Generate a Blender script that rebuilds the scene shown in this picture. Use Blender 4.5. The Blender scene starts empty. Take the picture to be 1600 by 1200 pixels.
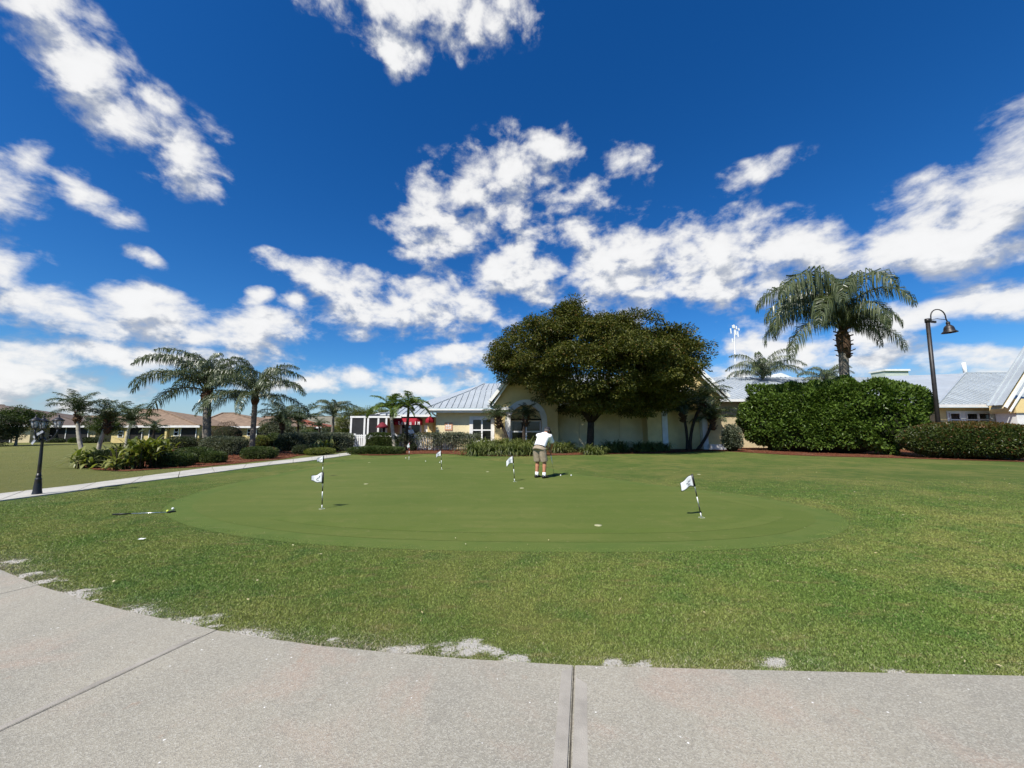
import bpy, bmesh, math, random
import numpy as np
from mathutils import Vector, Matrix, Quaternion

random.seed(7)
RNG = np.random.default_rng(11)
R = math.radians
scene = bpy.context.scene
COL = scene.collection

# ------------------------------------------------------------------ camera
TILT = R(6.84); CAMH = 1.5; FPX = 600.0
cam_d = bpy.data.cameras.new('camera')
cam_d.sensor_width = 36.0
cam_d.lens = 36.0 * FPX / 1600.0
cam_d.clip_start = 0.05; cam_d.clip_end = 6000
cam = bpy.data.objects.new('camera', cam_d); COL.objects.link(cam)
cam.location = (0, 0, CAMH); cam.rotation_euler = (R(90) + TILT, 0, 0)
scene.camera = cam
def ray(px, py):
    x = (px - 800) / FPX; y = (600 - py) / FPX
    return Vector((x, math.cos(TILT) - y * math.sin(TILT), math.sin(TILT) + y * math.cos(TILT)))
def at(px, py, Y):                      # the point at depth Y (metres north of the camera) seen at that place
    d = ray(px, py); s = Y / d.y
    return Vector((d.x * s, Y, CAMH + d.z * s))
def gnd(px, py, z=0.0):
    d = ray(px, py); s = (z - CAMH) / d.z
    return Vector((d.x * s, d.y * s, z))

# ------------------------------------------------------------------ sky, sun, exposure
SUN_EL = R(50); SHADOW_AZ = R(35)
scene.view_settings.view_transform = 'Standard'
scene.view_settings.look = 'None'
scene.view_settings.exposure = 0.40
scene.view_settings.gamma = 1.0
scene.view_settings.use_curve_mapping = False
sun_d = bpy.data.lights.new('sun', 'SUN'); sun_d.energy = 5.0; sun_d.angle = R(0.5); sun_d.color = (1.0, 0.955, 0.88)
sun = bpy.data.objects.new('sun', sun_d); COL.objects.link(sun)
SUN_TRAVEL = Vector((math.sin(SHADOW_AZ) * math.cos(SUN_EL), math.cos(SHADOW_AZ) * math.cos(SUN_EL), -math.sin(SUN_EL)))
sun.rotation_euler = SUN_TRAVEL.to_track_quat('-Z', 'Y').to_euler()
sun.location = (-20, -30, 40)

world = bpy.data.worlds.new('World'); scene.world = world; world.use_nodes = True
wt = world.node_tree; wn = wt.nodes; wl = wt.links; wn.clear()
def wnode(tp, **kw):
    n = wn.new(tp)
    for k, v in kw.items(): setattr(n, k, v)
    return n
def wmath(op, a, b=None, c=None, clamp=False):
    n = wn.new('ShaderNodeMath'); n.operation = op; n.use_clamp = clamp
    for i, v in enumerate((a, b, c)):
        if v is None: continue
        if isinstance(v, (int, float)): n.inputs[i].default_value = v
        else: wl.new(v, n.inputs[i])
    return n.outputs[0]
def wrange(v, a, b, c, d, smooth=True):
    n = wn.new('ShaderNodeMapRange'); n.interpolation_type = 'SMOOTHSTEP' if smooth else 'LINEAR'
    wl.new(v, n.inputs['Value'])
    for k, x in zip(('From Min', 'From Max', 'To Min', 'To Max'), (a, b, c, d)): n.inputs[k].default_value = x
    return n.outputs[0]
def wmix(fac, a, b, blend='MIX'):
    n = wn.new('ShaderNodeMix'); n.data_type = 'RGBA'; n.blend_type = blend; n.clamp_factor = True
    if isinstance(fac, (int, float)): n.inputs[0].default_value = fac
    else: wl.new(fac, n.inputs[0])
    for i, v in ((6, a), (7, b)):
        if isinstance(v, tuple): n.inputs[i].default_value = (*v, 1)
        else: wl.new(v, n.inputs[i])
    return n.outputs[2]
sky = wnode('ShaderNodeTexSky', sky_type='NISHITA', sun_disc=False)
sky.sun_elevation = SUN_EL; sky.sun_rotation = R(180) + SHADOW_AZ
sky.altitude = 0; sky.air_density = 1.0; sky.dust_density = 0.25; sky.ozone_density = 2.5
tc = wnode('ShaderNodeTexCoord')
sep = wnode('ShaderNodeSeparateXYZ'); wl.new(tc.outputs['Generated'], sep.inputs[0])
az = wmath('ARCTAN2', sep.outputs[0], sep.outputs[1])
el = wmath('ARCSINE', sep.outputs[2])
comb = wnode('ShaderNodeCombineXYZ'); wl.new(az, comb.inputs[0]); wl.new(el, comb.inputs[1])
# clouds, each a soft lens in azimuth / elevation broken up by turbulence
CLOUDS = [  # centre, half length, half height (seen from the lawn), slope, weight
 (75,25,85,60,30,1),(130,85,110,70,42,1),(195,165,90,58,40,1),(295,245,70,52,35,.9),(240,150,70,26,30,.7),
 (5,270,75,75,20,.95),(135,305,75,36,35,.75),(12,412,66,34,5,.9),(205,398,44,13,20,.55),
 (200,465,90,26,5,.85),(260,500,200,46,5,1),(390,515,85,40,5,1),(120,548,170,34,0,.9),(60,590,170,32,0,.9),(290,560,170,34,0,.9),(30,620,200,26,0,.7),
 (440,412,42,22,25,.8),(420,464,28,15,0,.85),(470,474,28,15,0,.85),(555,462,100,40,14,1),(680,482,125,48,0,1),(610,500,120,28,0,.9),(560,520,50,13,0,.6),
 (510,588,130,20,0,.85),(700,562,95,22,-5,.9),(650,600,150,20,0,.8),
 (672,325,50,62,20,.85),(690,360,80,50,0,.95),(790,262,95,50,-12,.95),(865,240,44,32,0,.85),(900,298,60,28,-10,.85),(790,355,70,44,-20,.8),(740,290,50,40,0,.75),
 (815,428,100,46,0,1),(900,368,50,30,0,.85),(970,420,110,76,0,1.05),(1150,415,140,66,-6,1.05),(1060,400,120,50,0,1),(1290,400,100,50,-5,1),
 (1480,345,200,80,-24,1.1),(1600,260,120,80,-20,1.05),(1490,400,140,46,-8,1),(1400,390,110,50,-8,1),
 (640,10,150,55,0,1),(615,55,60,42,20,.9),(740,35,90,55,0,.9),(775,65,34,36,0,.7),
 (985,250,46,26,25,.62),(1185,278,80,28,-22,.66),
 (1450,500,140,28,-8,.9),(1570,470,120,40,-15,.9),(1500,560,170,26,0,.85),(1200,540,120,36,0,.9),(1330,550,170,34,0,.9),(1580,600,120,20,0,.7),(1150,590,120,24,0,.8),
]
def azel(px, py):
    d = ray(px, py).normalized(); return np.array([math.atan2(d.x, d.y), math.asin(d.z)])
grp = bpy.data.node_groups.new('cloud_density', 'ShaderNodeTree')
grp.interface.new_socket('Vector', in_out='INPUT', socket_type='NodeSocketVector')
grp.interface.new_socket('Density', in_out='OUTPUT', socket_type='NodeSocketFloat')
gn, gl = grp.nodes, grp.links
gi = gn.new('NodeGroupInput'); go = gn.new('NodeGroupOutput')
warp = gn.new('ShaderNodeTexNoise'); warp.inputs['Scale'].default_value = 5.0; warp.inputs['Detail'].default_value = 3
gl.new(gi.outputs[0], warp.inputs['Vector'])
ws = gn.new('ShaderNodeVectorMath'); ws.operation = 'SUBTRACT'; gl.new(warp.outputs['Color'], ws.inputs[0]); ws.inputs[1].default_value = (.5, .5, .5)
wm = gn.new('ShaderNodeVectorMath'); wm.operation = 'MULTIPLY'; gl.new(ws.outputs[0], wm.inputs[0]); wm.inputs[1].default_value = (.13, .09, 0)
wa = gn.new('ShaderNodeVectorMath'); wa.operation = 'ADD'; gl.new(gi.outputs[0], wa.inputs[0]); gl.new(wm.outputs[0], wa.inputs[1])
acc = None
for (cx, cy, a, b, rot, wgt) in CLOUDS:
    c = azel(cx, cy); r = R(rot)
    e1 = azel(cx + a * math.cos(r), cy + a * math.sin(r)) - c
    e2 = azel(cx - b * math.sin(r), cy + b * math.cos(r)) - c
    mp = gn.new('ShaderNodeMapping'); mp.vector_type = 'TEXTURE'
    mp.inputs['Location'].default_value = (c[0], c[1], 0)
    mp.inputs['Rotation'].default_value = (0, 0, math.atan2(e1[1], e1[0]))
    mp.inputs['Scale'].default_value = (1.5 * float(np.hypot(*e1)), 1.5 * float(np.hypot(*e2)), 1)
    gl.new(wa.outputs[0], mp.inputs['Vector'])
    gr = gn.new('ShaderNodeTexGradient'); gr.gradient_type = 'SPHERICAL'; gl.new(mp.outputs[0], gr.inputs[0])
    m = gn.new('ShaderNodeMath'); m.operation = 'MULTIPLY'; gl.new(gr.outputs['Fac'], m.inputs[0]); m.inputs[1].default_value = wgt
    if acc is None: acc = m.outputs[0]
    else:
        x = gn.new('ShaderNodeMath'); x.operation = 'SMOOTH_MAX'; x.inputs[2].default_value = .035
        gl.new(acc, x.inputs[0]); gl.new(m.outputs[0], x.inputs[1]); acc = x.outputs[0]
# the rest of the sky, behind the camera, carries scattered clouds of the same kind
sx = gn.new('ShaderNodeSeparateXYZ'); gl.new(gi.outputs[0], sx.inputs[0])
ca = gn.new('ShaderNodeMath'); ca.operation = 'COSINE'; gl.new(sx.outputs[0], ca.inputs[0])
ce = gn.new('ShaderNodeMath'); ce.operation = 'COSINE'; gl.new(sx.outputs[1], ce.inputs[0])
ab = gn.new('ShaderNodeMath'); ab.operation = 'MULTIPLY'; gl.new(ca.outputs[0], ab.inputs[0]); gl.new(ce.outputs[0], ab.inputs[1])
far = gn.new('ShaderNodeMapRange'); gl.new(ab.outputs[0], far.inputs['Value'])
for k, x in zip(('From Min', 'From Max', 'To Min', 'To Max'), (.40, .15, 0, 1)): far.inputs[k].default_value = x
bn = gn.new('ShaderNodeTexNoise'); bn.inputs['Scale'].default_value = 2.6; bn.inputs['Detail'].default_value = 2; gl.new(gi.outputs[0], bn.inputs['Vector'])
br = gn.new('ShaderNodeMapRange'); gl.new(bn.outputs['Fac'], br.inputs['Value'])
for k, x in zip(('From Min', 'From Max', 'To Min', 'To Max'), (.54, .74, 0, .8)): br.inputs[k].default_value = x
bm_ = gn.new('ShaderNodeMath'); bm_.operation = 'MULTIPLY'; gl.new(br.outputs[0], bm_.inputs[0]); gl.new(far.outputs[0], bm_.inputs[1])
x = gn.new('ShaderNodeMath'); x.operation = 'MAXIMUM'; gl.new(acc, x.inputs[0]); gl.new(bm_.outputs[0], x.inputs[1]); acc = x.outputs[0]
st = gn.new('ShaderNodeVectorMath'); st.operation = 'MULTIPLY'; gl.new(gi.outputs[0], st.inputs[0]); st.inputs[1].default_value = (1, 1.55, 1)
fb = gn.new('ShaderNodeTexNoise'); fb.inputs['Scale'].default_value = 11.0; fb.inputs['Detail'].default_value = 10; fb.inputs['Roughness'].default_value = .58; fb.inputs['Distortion'].default_value = .15
gl.new(st.outputs[0], fb.inputs['Vector'])
f1 = gn.new('ShaderNodeMath'); f1.operation = 'SUBTRACT'; gl.new(fb.outputs['Fac'], f1.inputs[0]); f1.inputs[1].default_value = .5
cl_ = gn.new('ShaderNodeMath'); cl_.operation = 'SMOOTH_MIN'; gl.new(acc, cl_.inputs[0]); cl_.inputs[1].default_value = .74; cl_.inputs[2].default_value = .3; acc = cl_.outputs[0]
f3 = gn.new('ShaderNodeMath'); f3.operation = 'MULTIPLY_ADD'; gl.new(acc, f3.inputs[0]); f3.inputs[1].default_value = 5.0; f3.inputs[2].default_value = .12; f3.use_clamp = True
f4 = gn.new('ShaderNodeMath'); f4.operation = 'MULTIPLY'; gl.new(f3.outputs[0], f4.inputs[0]); f4.inputs[1].default_value = 2.1
f2 = gn.new('ShaderNodeMath'); f2.operation = 'MULTIPLY_ADD'; gl.new(f1.outputs[0], f2.inputs[0]); gl.new(f4.outputs[0], f2.inputs[1]); gl.new(acc, f2.inputs[2])
gl.new(f2.outputs[0], go.inputs[0])
def density(vec):
    g = wn.new('ShaderNodeGroup'); g.node_tree = grp; wl.new(vec, g.inputs[0]); return g.outputs[0]
shift = wnode('ShaderNodeVectorMath', operation='ADD'); wl.new(comb.outputs[0], shift.inputs[0]); shift.inputs[1].default_value = (-.012, .046, 0)
d1 = density(comb.outputs[0]); d2 = density(shift.outputs[0])
cover = wrange(d1, .16, .78, 0, 1)
diff = wmath('SUBTRACT', d1, d2)
lit = wrange(diff, -.34, .12, 0, 1)
thick = wrange(d1, .30, 1.0, .90, 1.03)
cloud_col = wmix(lit, (5.2, 5.6, 6.4), (9.9, 9.9, 9.9))
cloud_col = wmix(1.0, cloud_col, wmath('MULTIPLY', thick, 1.0), 'MULTIPLY')
# the deep, saturated blue of the day
hs = wnode('ShaderNodeHueSaturation'); hs.inputs['Saturation'].default_value = 1.36; hs.inputs['Value'].default_value = 1.0
wl.new(sky.outputs[0], hs.inputs['Color'])
blue = wmix(1.0, hs.outputs[0], (0.60, 0.99, 1.33), 'MULTIPLY')
blue = wmix(wrange(el, .17, -.02, 0, .75), blue, (5.2, 6.6, 8.0))
final = wmix(wmath('MULTIPLY', cover, .97), blue, cloud_col)
bg = wnode('ShaderNodeBackground'); bg.inputs['Strength'].default_value = 0.071
wl.new(final, bg.inputs['Color'])
wo = wnode('ShaderNodeOutputWorld'); wl.new(bg.outputs[0], wo.inputs['Surface'])
world.cycles.sampling_method = 'MANUAL'; world.cycles.sample_map_resolution = 512
scene.cycles.max_bounces = 6; scene.cycles.diffuse_bounces = 3; scene.cycles.transmission_bounces = 3
scene.cycles.use_adaptive_sampling = True; scene.cycles.adaptive_threshold = 0.02

# ------------------------------------------------------------------ helpers
def tag(o, label=None, cat=None, group=None, kind=None):
    if label: o['label'] = label
    if cat: o['category'] = cat
    if group: o['group'] = group
    if kind: o['kind'] = kind
    return o
def link(name, me, mat=None, parent=None):
    o = bpy.data.objects.new(name, me); COL.objects.link(o)
    if mat is not None and me is not None and not me.materials: me.materials.append(mat)
    if parent is not None: o.parent = parent
    return o
def thing(name, label, cat, loc=(0, 0, 0), rz=0, group=None):
    o = bpy.data.objects.new(name, None); COL.objects.link(o)
    o.location = loc; o.rotation_euler = (0, 0, rz); o.empty_display_size = .2
    return tag(o, label, cat, group)
def np_mesh(name, V, F, smooth=False):
    V = np.ascontiguousarray(V, dtype=np.float32); F = np.ascontiguousarray(F, dtype=np.int32)
    me = bpy.data.meshes.new(name); n, k = F.shape
    me.vertices.add(len(V)); me.vertices.foreach_set('co', V.ravel())
    me.loops.add(n * k); me.loops.foreach_set('vertex_index', F.ravel())
    me.polygons.add(n); me.polygons.foreach_set('loop_start', np.arange(0, n * k, k, dtype=np.int32))
    me.polygons.foreach_set('use_smooth', np.full(n, smooth, dtype=bool))
    me.update(calc_edges=True)
    return me
class MB:
    def __init__(s): s.v = []; s.f = []; s.sm = []
    def add(s, V, F, smooth=False):
        b = len(s.v); s.v += [tuple(p) for p in V]
        for f in F: s.f.append(tuple(i + b for i in f)); s.sm.append(smooth)
        return s
    def box(s, x0, x1, y0, y1, z0, z1, M=None):
        V = [Vector(p) for p in ((x0,y0,z0),(x1,y0,z0),(x1,y1,z0),(x0,y1,z0),(x0,y0,z1),(x1,y0,z1),(x1,y1,z1),(x0,y1,z1))]
        if M is not None: V = [M @ p for p in V]
        return s.add(V, [(0,3,2,1),(4,5,6,7),(0,1,5,4),(1,2,6,5),(2,3,7,6),(3,0,4,7)])
    def bar(s, a, b, w, h, up=(0, 0, 1)):
        a = Vector(a); b = Vector(b); d = (b - a).normalized(); up = Vector(up)
        if abs(d.dot(up)) > .98: up = Vector((0, 1, 0))
        x = d.cross(up).normalized() * w / 2; y = x.cross(d).normalized() * h / 2
        V = [a-x-y, a+x-y, a+x+y, a-x+y, b-x-y, b+x-y, b+x+y, b-x+y]
        return s.add(V, [(0,3,2,1),(4,5,6,7),(0,1,5,4),(1,2,6,5),(2,3,7,6),(3,0,4,7)])
    def tube(s, pts, rad, n=8, cap=True):
        pts = [Vector(p) for p in pts]; m = len(pts)
        if isinstance(rad, (int, float)): rad = [rad] * m
        V = []; ref = None
        for i, p in enumerate(pts):
            d = (pts[min(i + 1, m - 1)] - pts[max(i - 1, 0)]).normalized()
            if ref is None:
                ref = Vector((1, 0, 0)) if abs(d.x) < .9 else Vector((0, 1, 0))
            x = (ref - d * ref.dot(d)).normalized(); ref = x; y = d.cross(x)
            for k in range(n):
                a = 2 * math.pi * k / n; V.append(p + (x * math.cos(a) + y * math.sin(a)) * rad[i])
        F = []
        for i in range(m - 1):
            for k in range(n):
                F.append((i*n + k, i*n + (k+1) % n, (i+1)*n + (k+1) % n, (i+1)*n + k))
        s.add(V, F, True)
        if cap:
            b = len(s.v) - m * n
            s.f.append(tuple(b + k for k in reversed(range(n)))); s.sm.append(False)
            s.f.append(tuple(b + (m-1)*n + k for k in range(n))); s.sm.append(False)
        return s
    def loft(s, rings):                  # rings: centre, half-axis vectors x and y
        V = []; n = 16
        for (c, x, y) in rings:
            c = Vector(c); x = Vector(x); y = Vector(y)
            for k in range(n):
                a = 2 * math.pi * k / n; V.append(c + x * math.cos(a) + y * math.sin(a))
        F = []
        for i in range(len(rings) - 1):
            for k in range(n): F.append((i*n + k, i*n + (k+1) % n, (i+1)*n + (k+1) % n, (i+1)*n + k))
        F.append(tuple(reversed(range(n)))); F.append(tuple((len(rings)-1)*n + k for k in range(n)))
        return s.add(V, F, True)
    def lathe(s, prof, n=16, M=None):    # prof: (radius, z)
        V = []
        for (r, z) in prof:
            for k in range(n):
                a = 2 * math.pi * k / n; p = Vector((r * math.cos(a), r * math.sin(a), z)); V.append(M @ p if M is not None else p)
        F = []
        for i in range(len(prof) - 1):
            for k in range(n): F.append((i*n + k, i*n + (k+1) % n, (i+1)*n + (k+1) % n, (i+1)*n + k))
        s.add(V, F, True); b = len(s.v) - len(V)
        s.f.append(tuple(b + k for k in reversed(range(n)))); s.sm.append(False)
        s.f.append(tuple(b + (len(prof)-1)*n + k for k in range(n))); s.sm.append(False)
        return s
    def prism(s, poly, z0, z1):          # plan polygon between two heights
        n = len(poly); V = [(p[0], p[1], z0) for p in poly] + [(p[0], p[1], z1) for p in poly]
        F = [tuple(reversed(range(n))), tuple(range(n, 2*n))] + [(i, (i+1) % n, n + (i+1) % n, n + i) for i in range(n)]
        return s.add(V, F)
    def mesh(s, name):
        me = bpy.data.meshes.new(name); me.from_pydata(s.v, [], s.f)
        me.polygons.foreach_set('use_smooth', s.sm); me.update(); return me
    def build(s, name, mat, parent=None): return link(name, s.mesh(name), mat, parent)
def lump(P, seed, freq):
    g = np.random.default_rng(seed); K = g.normal(size=(7, P.shape[1])) * freq; ph = g.uniform(0, 6.28, 7)
    return np.sin(P @ K.T + ph).mean(axis=1) * 1.6
def unit(A): return A / np.maximum(np.linalg.norm(A, axis=1, keepdims=True), 1e-9)

# ------------------------------------------------------------------ materials
def new_mat(name):
    m = bpy.data.materials.new(name); m.use_nodes = True; nt = m.node_tree
    return m, nt, nt.nodes['Principled BSDF']
def setp(b, **kw):
    for k, v in kw.items():
        k = k.replace('_', ' ')
        if k in b.inputs: b.inputs[k].default_value = (*v, 1) if isinstance(v, tuple) and len(v) == 3 else v
class NT:
    def __init__(s, nt): s.nt = nt
    def n(s, tp, ins=None, **kw):
        x = s.nt.nodes.new(tp)
        for k, v in kw.items(): setattr(x, k, v)
        for k, v in (ins or {}).items(): s.set(x, k, v)
        return x
    def set(s, x, k, v):
        if isinstance(v, bpy.types.NodeSocket): s.nt.links.new(v, x.inputs[k])
        else: x.inputs[k].default_value = (*v, 1) if isinstance(v, tuple) and len(v) == 3 and x.inputs[k].type == 'RGBA' else v
    def math(s, op, a, b=0.0, clamp=False):
        x = s.n('ShaderNodeMath', {0: a, 1: b}, operation=op); x.use_clamp = clamp; return x.outputs[0]
    def rng(s, v, a, b, c=0.0, d=1.0):
        return s.n('ShaderNodeMapRange', {'Value': v, 'From Min': a, 'From Max': b, 'To Min': c, 'To Max': d}, interpolation_type='SMOOTHSTEP').outputs[0]
    def mix(s, f, a, b, blend='MIX'):
        x = s.n('ShaderNodeMix', {0: f, 6: a, 7: b}, data_type='RGBA', blend_type=blend); return x.outputs[2]
    def noise(s, vec, scale, detail=4, rough=.55, dist=0):
        return s.n('ShaderNodeTexNoise', {'Vector': vec, 'Scale': scale, 'Detail': detail, 'Roughness': rough, 'Distortion': dist}).outputs['Fac']
    def pos(s): return s.n('ShaderNodeNewGeometry').outputs['Position']
    def obj(s): return s.n('ShaderNodeTexCoord').outputs['Object']
    def bump(s, h, strength, dist, bsdf):
        b = s.n('ShaderNodeBump', {'Height': h, 'Strength': strength, 'Distance': dist}); s.nt.links.new(b.outputs[0], bsdf.inputs['Normal'])
def plain(name, col, rough=.6, var=.12, scale=3.0, metal=0.0, bump=0.0, bscale=40, spec=.4, col2=None):
    m, nt, b = new_mat(name); t = NT(nt); setp(b, Roughness=rough, Metallic=metal)
    b.inputs['Specular IOR Level'].default_value = spec
    v = t.pos(); nz = t.noise(v, scale, 5, .6)
    c2 = col2 or tuple(c * (1 - 2.2 * var) for c in col)
    c = t.mix(t.rng(nz, .3, .72), tuple(min(1, x * (1 + var * .6)) for x in col), c2)
    t.set(b, 'Base Color', c)
    if bump: t.bump(t.noise(v, bscale, 4, .6), bump, .02, b)
    return m
def leafmat(name, col, col2, rough=.45, trans=.25, spec=.4, dead=None):
    m, nt, b = new_mat(name); t = NT(nt); setp(b, Roughness=rough); b.inputs['Specular IOR Level'].default_value = spec
    g = t.n('ShaderNodeNewGeometry'); rnd = g.outputs['Random Per Island']
    nz = t.noise(g.outputs['Position'], 1.3, 2, .5)
    f = t.math('ADD', t.math('MULTIPLY', rnd, .65), t.math('MULTIPLY', nz, .5))
    c = t.mix(t.rng(f, .15, .9), col, col2)
    if dead: c = t.mix(t.rng(rnd, .93, .96), c, dead)
    t.set(b, 'Base Color', c)
    tr = t.n('ShaderNodeBsdfTranslucent'); t.set(tr, 'Color', t.mix(1.0, c, (1.25, 1.45, .55), 'MULTIPLY'))
    mx = t.n('ShaderNodeMixShader', {0: trans, 1: b.outputs[0], 2: tr.outputs[0]})
    nt.links.new(mx.outputs[0], nt.nodes['Material Output'].inputs['Surface'])
    return m
M = {}
M['white'] = plain('white_paint', (.80, .80, .77), .5, .05, 2)
M['trim'] = plain('white_trim', (.72, .71, .68), .55, .06, 2)
M['stucco'] = plain('yellow_stucco', (.72, .56, .27), .85, .07, 1.2, bump=.4, bscale=60, spec=.2)
M['stucco2'] = plain('pale_yellow_stucco', (.76, .65, .40), .85, .06, 1.0, bump=.4, bscale=60, spec=.2)
M['beige'] = plain('beige_stucco', (.55, .46, .28), .85, .07, 1.2, bump=.3, bscale=50, spec=.2)
M['tan_wall'] = plain('house_yellow_wall', (.60, .49, .23), .85, .07, 1.0, spec=.2)
M['black'] = plain('black_metal', (.012, .012, .013), .42, .2, 6, spec=.5)
M['screen'] = plain('dark_insect_screen', (.035, .037, .038), .75, .15, 3, spec=.2)
M['dark'] = plain('dark_opening', (.018, .017, .016), .6, .2, 3, spec=.3)
M['glass'] = plain('window_glass', (.008, .009, .011), .06, .3, 2, spec=.5)
M['awning'] = plain('red_awning_canvas', (.30, .014, .028), .75, .10, 3, spec=.2)
M['peach'] = plain('peach_sign', (.62, .34, .20), .6, .08, 6)
M['barkp'] = plain('palm_trunk', (.21, .185, .15), .9, .22, 9, bump=.8, bscale=30, spec=.15)
M['barkw'] = plain('pale_palm_trunk', (.42, .38, .30), .85, .16, 6, bump=.4, bscale=25, spec=.15)
M['barkd'] = plain('dark_bark', (.055, .042, .032), .9, .25, 8, bump=.8, bscale=25, spec=.15)
M['boots'] = plain('palm_boots', (.115, .07, .042), .9, .28, 12, bump=.8, bscale=30, spec=.15)
M['hedge_core'] = plain('dark_hedge_core', (.022, .026, .012), .95, .25, 6, spec=.1)
M['shin1'] = plain('brown_shingles', (.245, .175, .122), .9, .14, 2.2, bump=.4, bscale=14, spec=.15)
M['shin2'] = plain('grey_brown_shingles', (.135, .105, .088), .9, .14, 2.2, bump=.4, bscale=14, spec=.15)
M['shin3'] = plain('red_tile_roof', (.27, .095, .06), .9, .14, 2.2, bump=.4, bscale=14, spec=.15)
M['shin4'] = plain('grey_green_shingles', (.20, .19, .145), .9, .12, 2.2, bump=.4, bscale=14, spec=.15)
M['galv'] = plain('galvanised_steel', (.55, .58, .60), .45, .12, 8, metal=.35)
M['skin'] = plain('tanned_skin', (.45, .20, .11), .55, .08, 20, spec=.35)
M['shirt'] = plain('white_cotton', (.82, .82, .82), .85, .03, 6, bump=.5, bscale=14, spec=.15)
M['khaki'] = plain('khaki_twill', (.33, .27, .19), .85, .10, 9, bump=.6, bscale=16, spec=.15)
M['leather'] = plain('black_leather', (.015, .014, .013), .45, .2, 20)
M['steel'] = plain('shiny_steel', (.75, .76, .78), .22, .05, 8, metal=.9)
M['ball'] = plain('white_ball', (.85, .85, .83), .35, .02, 20)
M['yball'] = plain('yellow_ball', (.72, .78, .10), .4, .04, 20)
M['flag'] = plain('white_nylon', (.74, .76, .76), .8, .06, 20)
M['greyink'] = plain('grey_print', (.22, .23, .23), .8, .1, 20)
M['redp'] = plain('red_paint', (.5, .05, .03), .5, .1, 6)
L = {}
L['tree'] = leafmat('olive_tree_leaves', (.032, .047, .010), (.135, .132, .029), .5, .2, .22, dead=(.13, .08, .022))
L['clusia'] = leafmat('clusia_leaves', (.034, .068, .010), (.110, .168, .026), .42, .2, .28)
L['ixora'] = leafmat('ixora_leaves', (.022, .042, .008), (.075, .095, .018), .38, .18, .4, dead=(.14, .06, .02))
L['ixtop'] = leafmat('ixora_red_tips', (.13, .06, .018), (.09, .08, .02), .45, .2, .3)
L['queen'] = leafmat('queen_palm_leaflets', (.040, .058, .020), (.120, .140, .060), .36, .2, .5)
L['date'] = leafmat('date_palm_leaflets', (.030, .052, .018), (.085, .105, .042), .40, .2, .45)
L['adon'] = leafmat('christmas_palm_leaflets', (.045, .085, .012), (.13, .18, .03), .40, .25, .4)
L['silver'] = leafmat('silver_hedge_leaves', (.055, .070, .036), (.165, .180, .115), .55, .18, .3)
L['box'] = leafmat('clipped_shrub_leaves', (.026, .048, .010), (.085, .115, .024), .45, .2, .3)
L['dkshrub'] = leafmat('dark_shrub_leaves', (.020, .034, .012), (.060, .075, .030), .45, .2, .3)
L['yellow'] = leafmat('yellow_green_leaves', (.065, .095, .014), (.185, .19, .035), .45, .28, .3)
L['ginger'] = leafmat('variegated_leaves', (.075, .11, .016), (.28, .28, .09), .42, .28, .35)
L['lirio'] = leafmat('strappy_leaves', (.055, .080, .018), (.165, .185, .055), .42, .25, .35)
L['redshrub'] = leafmat('bronze_shrub_leaves', (.060, .030, .022), (.11, .075, .045), .5, .2, .3)

def metal_roof_mat(name, col, rough):
    m, nt, b = new_mat(name); t = NT(nt); v = t.pos()
    c = t.mix(t.rng(t.noise(v, .9, 5, .6), .3, .7), col, tuple(x * .86 for x in col))
    c = t.mix(t.rng(t.noise(v, 7, 4, .6), .55, .8), c, tuple(x * .75 for x in col))
    g = t.n('ShaderNodeObjectInfo'); c = t.mix(t.math('MULTIPLY', g.outputs['Random'], .22), c, (.30, .33, .35))
    t.set(b, 'Base Color', c); setp(b, Roughness=rough, Metallic=.25); return m
M['metal'] = metal_roof_mat('grey_metal_roof', (.47, .51, .53), .5)
# ================================================================== ground
EDGE_PX = [(0,893),(59,918),(142,943.5),(212,962),(283,977),(340,989),(400,999),(500,1013.6),(612,1024),(725,1034),(896,1044),(1100,1050),(1350,1055.5),(1600,1061)]
EDGE = [gnd(*p).to_2d() for p in EDGE_PX]
d0 = (EDGE[0] - EDGE[1]).normalized(); d1_ = (EDGE[-1] - EDGE[-2]).normalized()
EDGE = [EDGE[0] + d0 * 12, EDGE[0] + d0 * 4] + EDGE + [EDGE[-1] + d1_ * 3 + Vector((0, -.15)), EDGE[-1] + d1_ * 10 + Vector((0, -1.2))]
EA = np.array([tuple(p) for p in EDGE])
def seg_dist(P, A):                       # signed: positive on the lawn side (north)
    best = np.full(len(P), 1e9); sign = np.ones(len(P))
    for i in range(len(A) - 1):
        a, b = A[i], A[i + 1]; ab = b - a
        t = np.clip(((P - a) @ ab) / (ab @ ab), 0, 1); q = a + t[:, None] * ab
        d = np.linalg.norm(P - q, axis=1); m = d < best
        cr = ab[0] * (P[:, 1] - a[1]) - ab[1] * (P[:, 0] - a[0])
        best[m] = d[m]; sign[m] = np.where(cr[m] >= 0, 1, -1)
    return best * sign
def in_poly(P, poly):
    x, y = P[:, 0], P[:, 1]; c = np.zeros(len(P), bool); n = len(poly)
    for i in range(n):
        x0, y0 = poly[i]; x1, y1 = poly[(i + 1) % n]
        if y0 == y1: continue
        k = ((y0 > y) != (y1 > y)) & (x < (x1 - x0) * (y - y0) / (y1 - y0) + x0); c ^= k
    return c
SAND = [(12,879,.26),(48,897,.2),(75,908,.22),(115,926,.22),(150,938,.12),(215,952,.12),(300,969,.24),(335,980,.1),(520,1000,.08),(628,1016,.20),(735,1014,.26),(800,1030,.12),(960,1036,.12),(1010,1040,.1),(1215,1036,.16),(1400,1052,.12)]
SANDW = [(gnd(a, b).to_2d(), r) for a, b, r in SAND]
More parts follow.
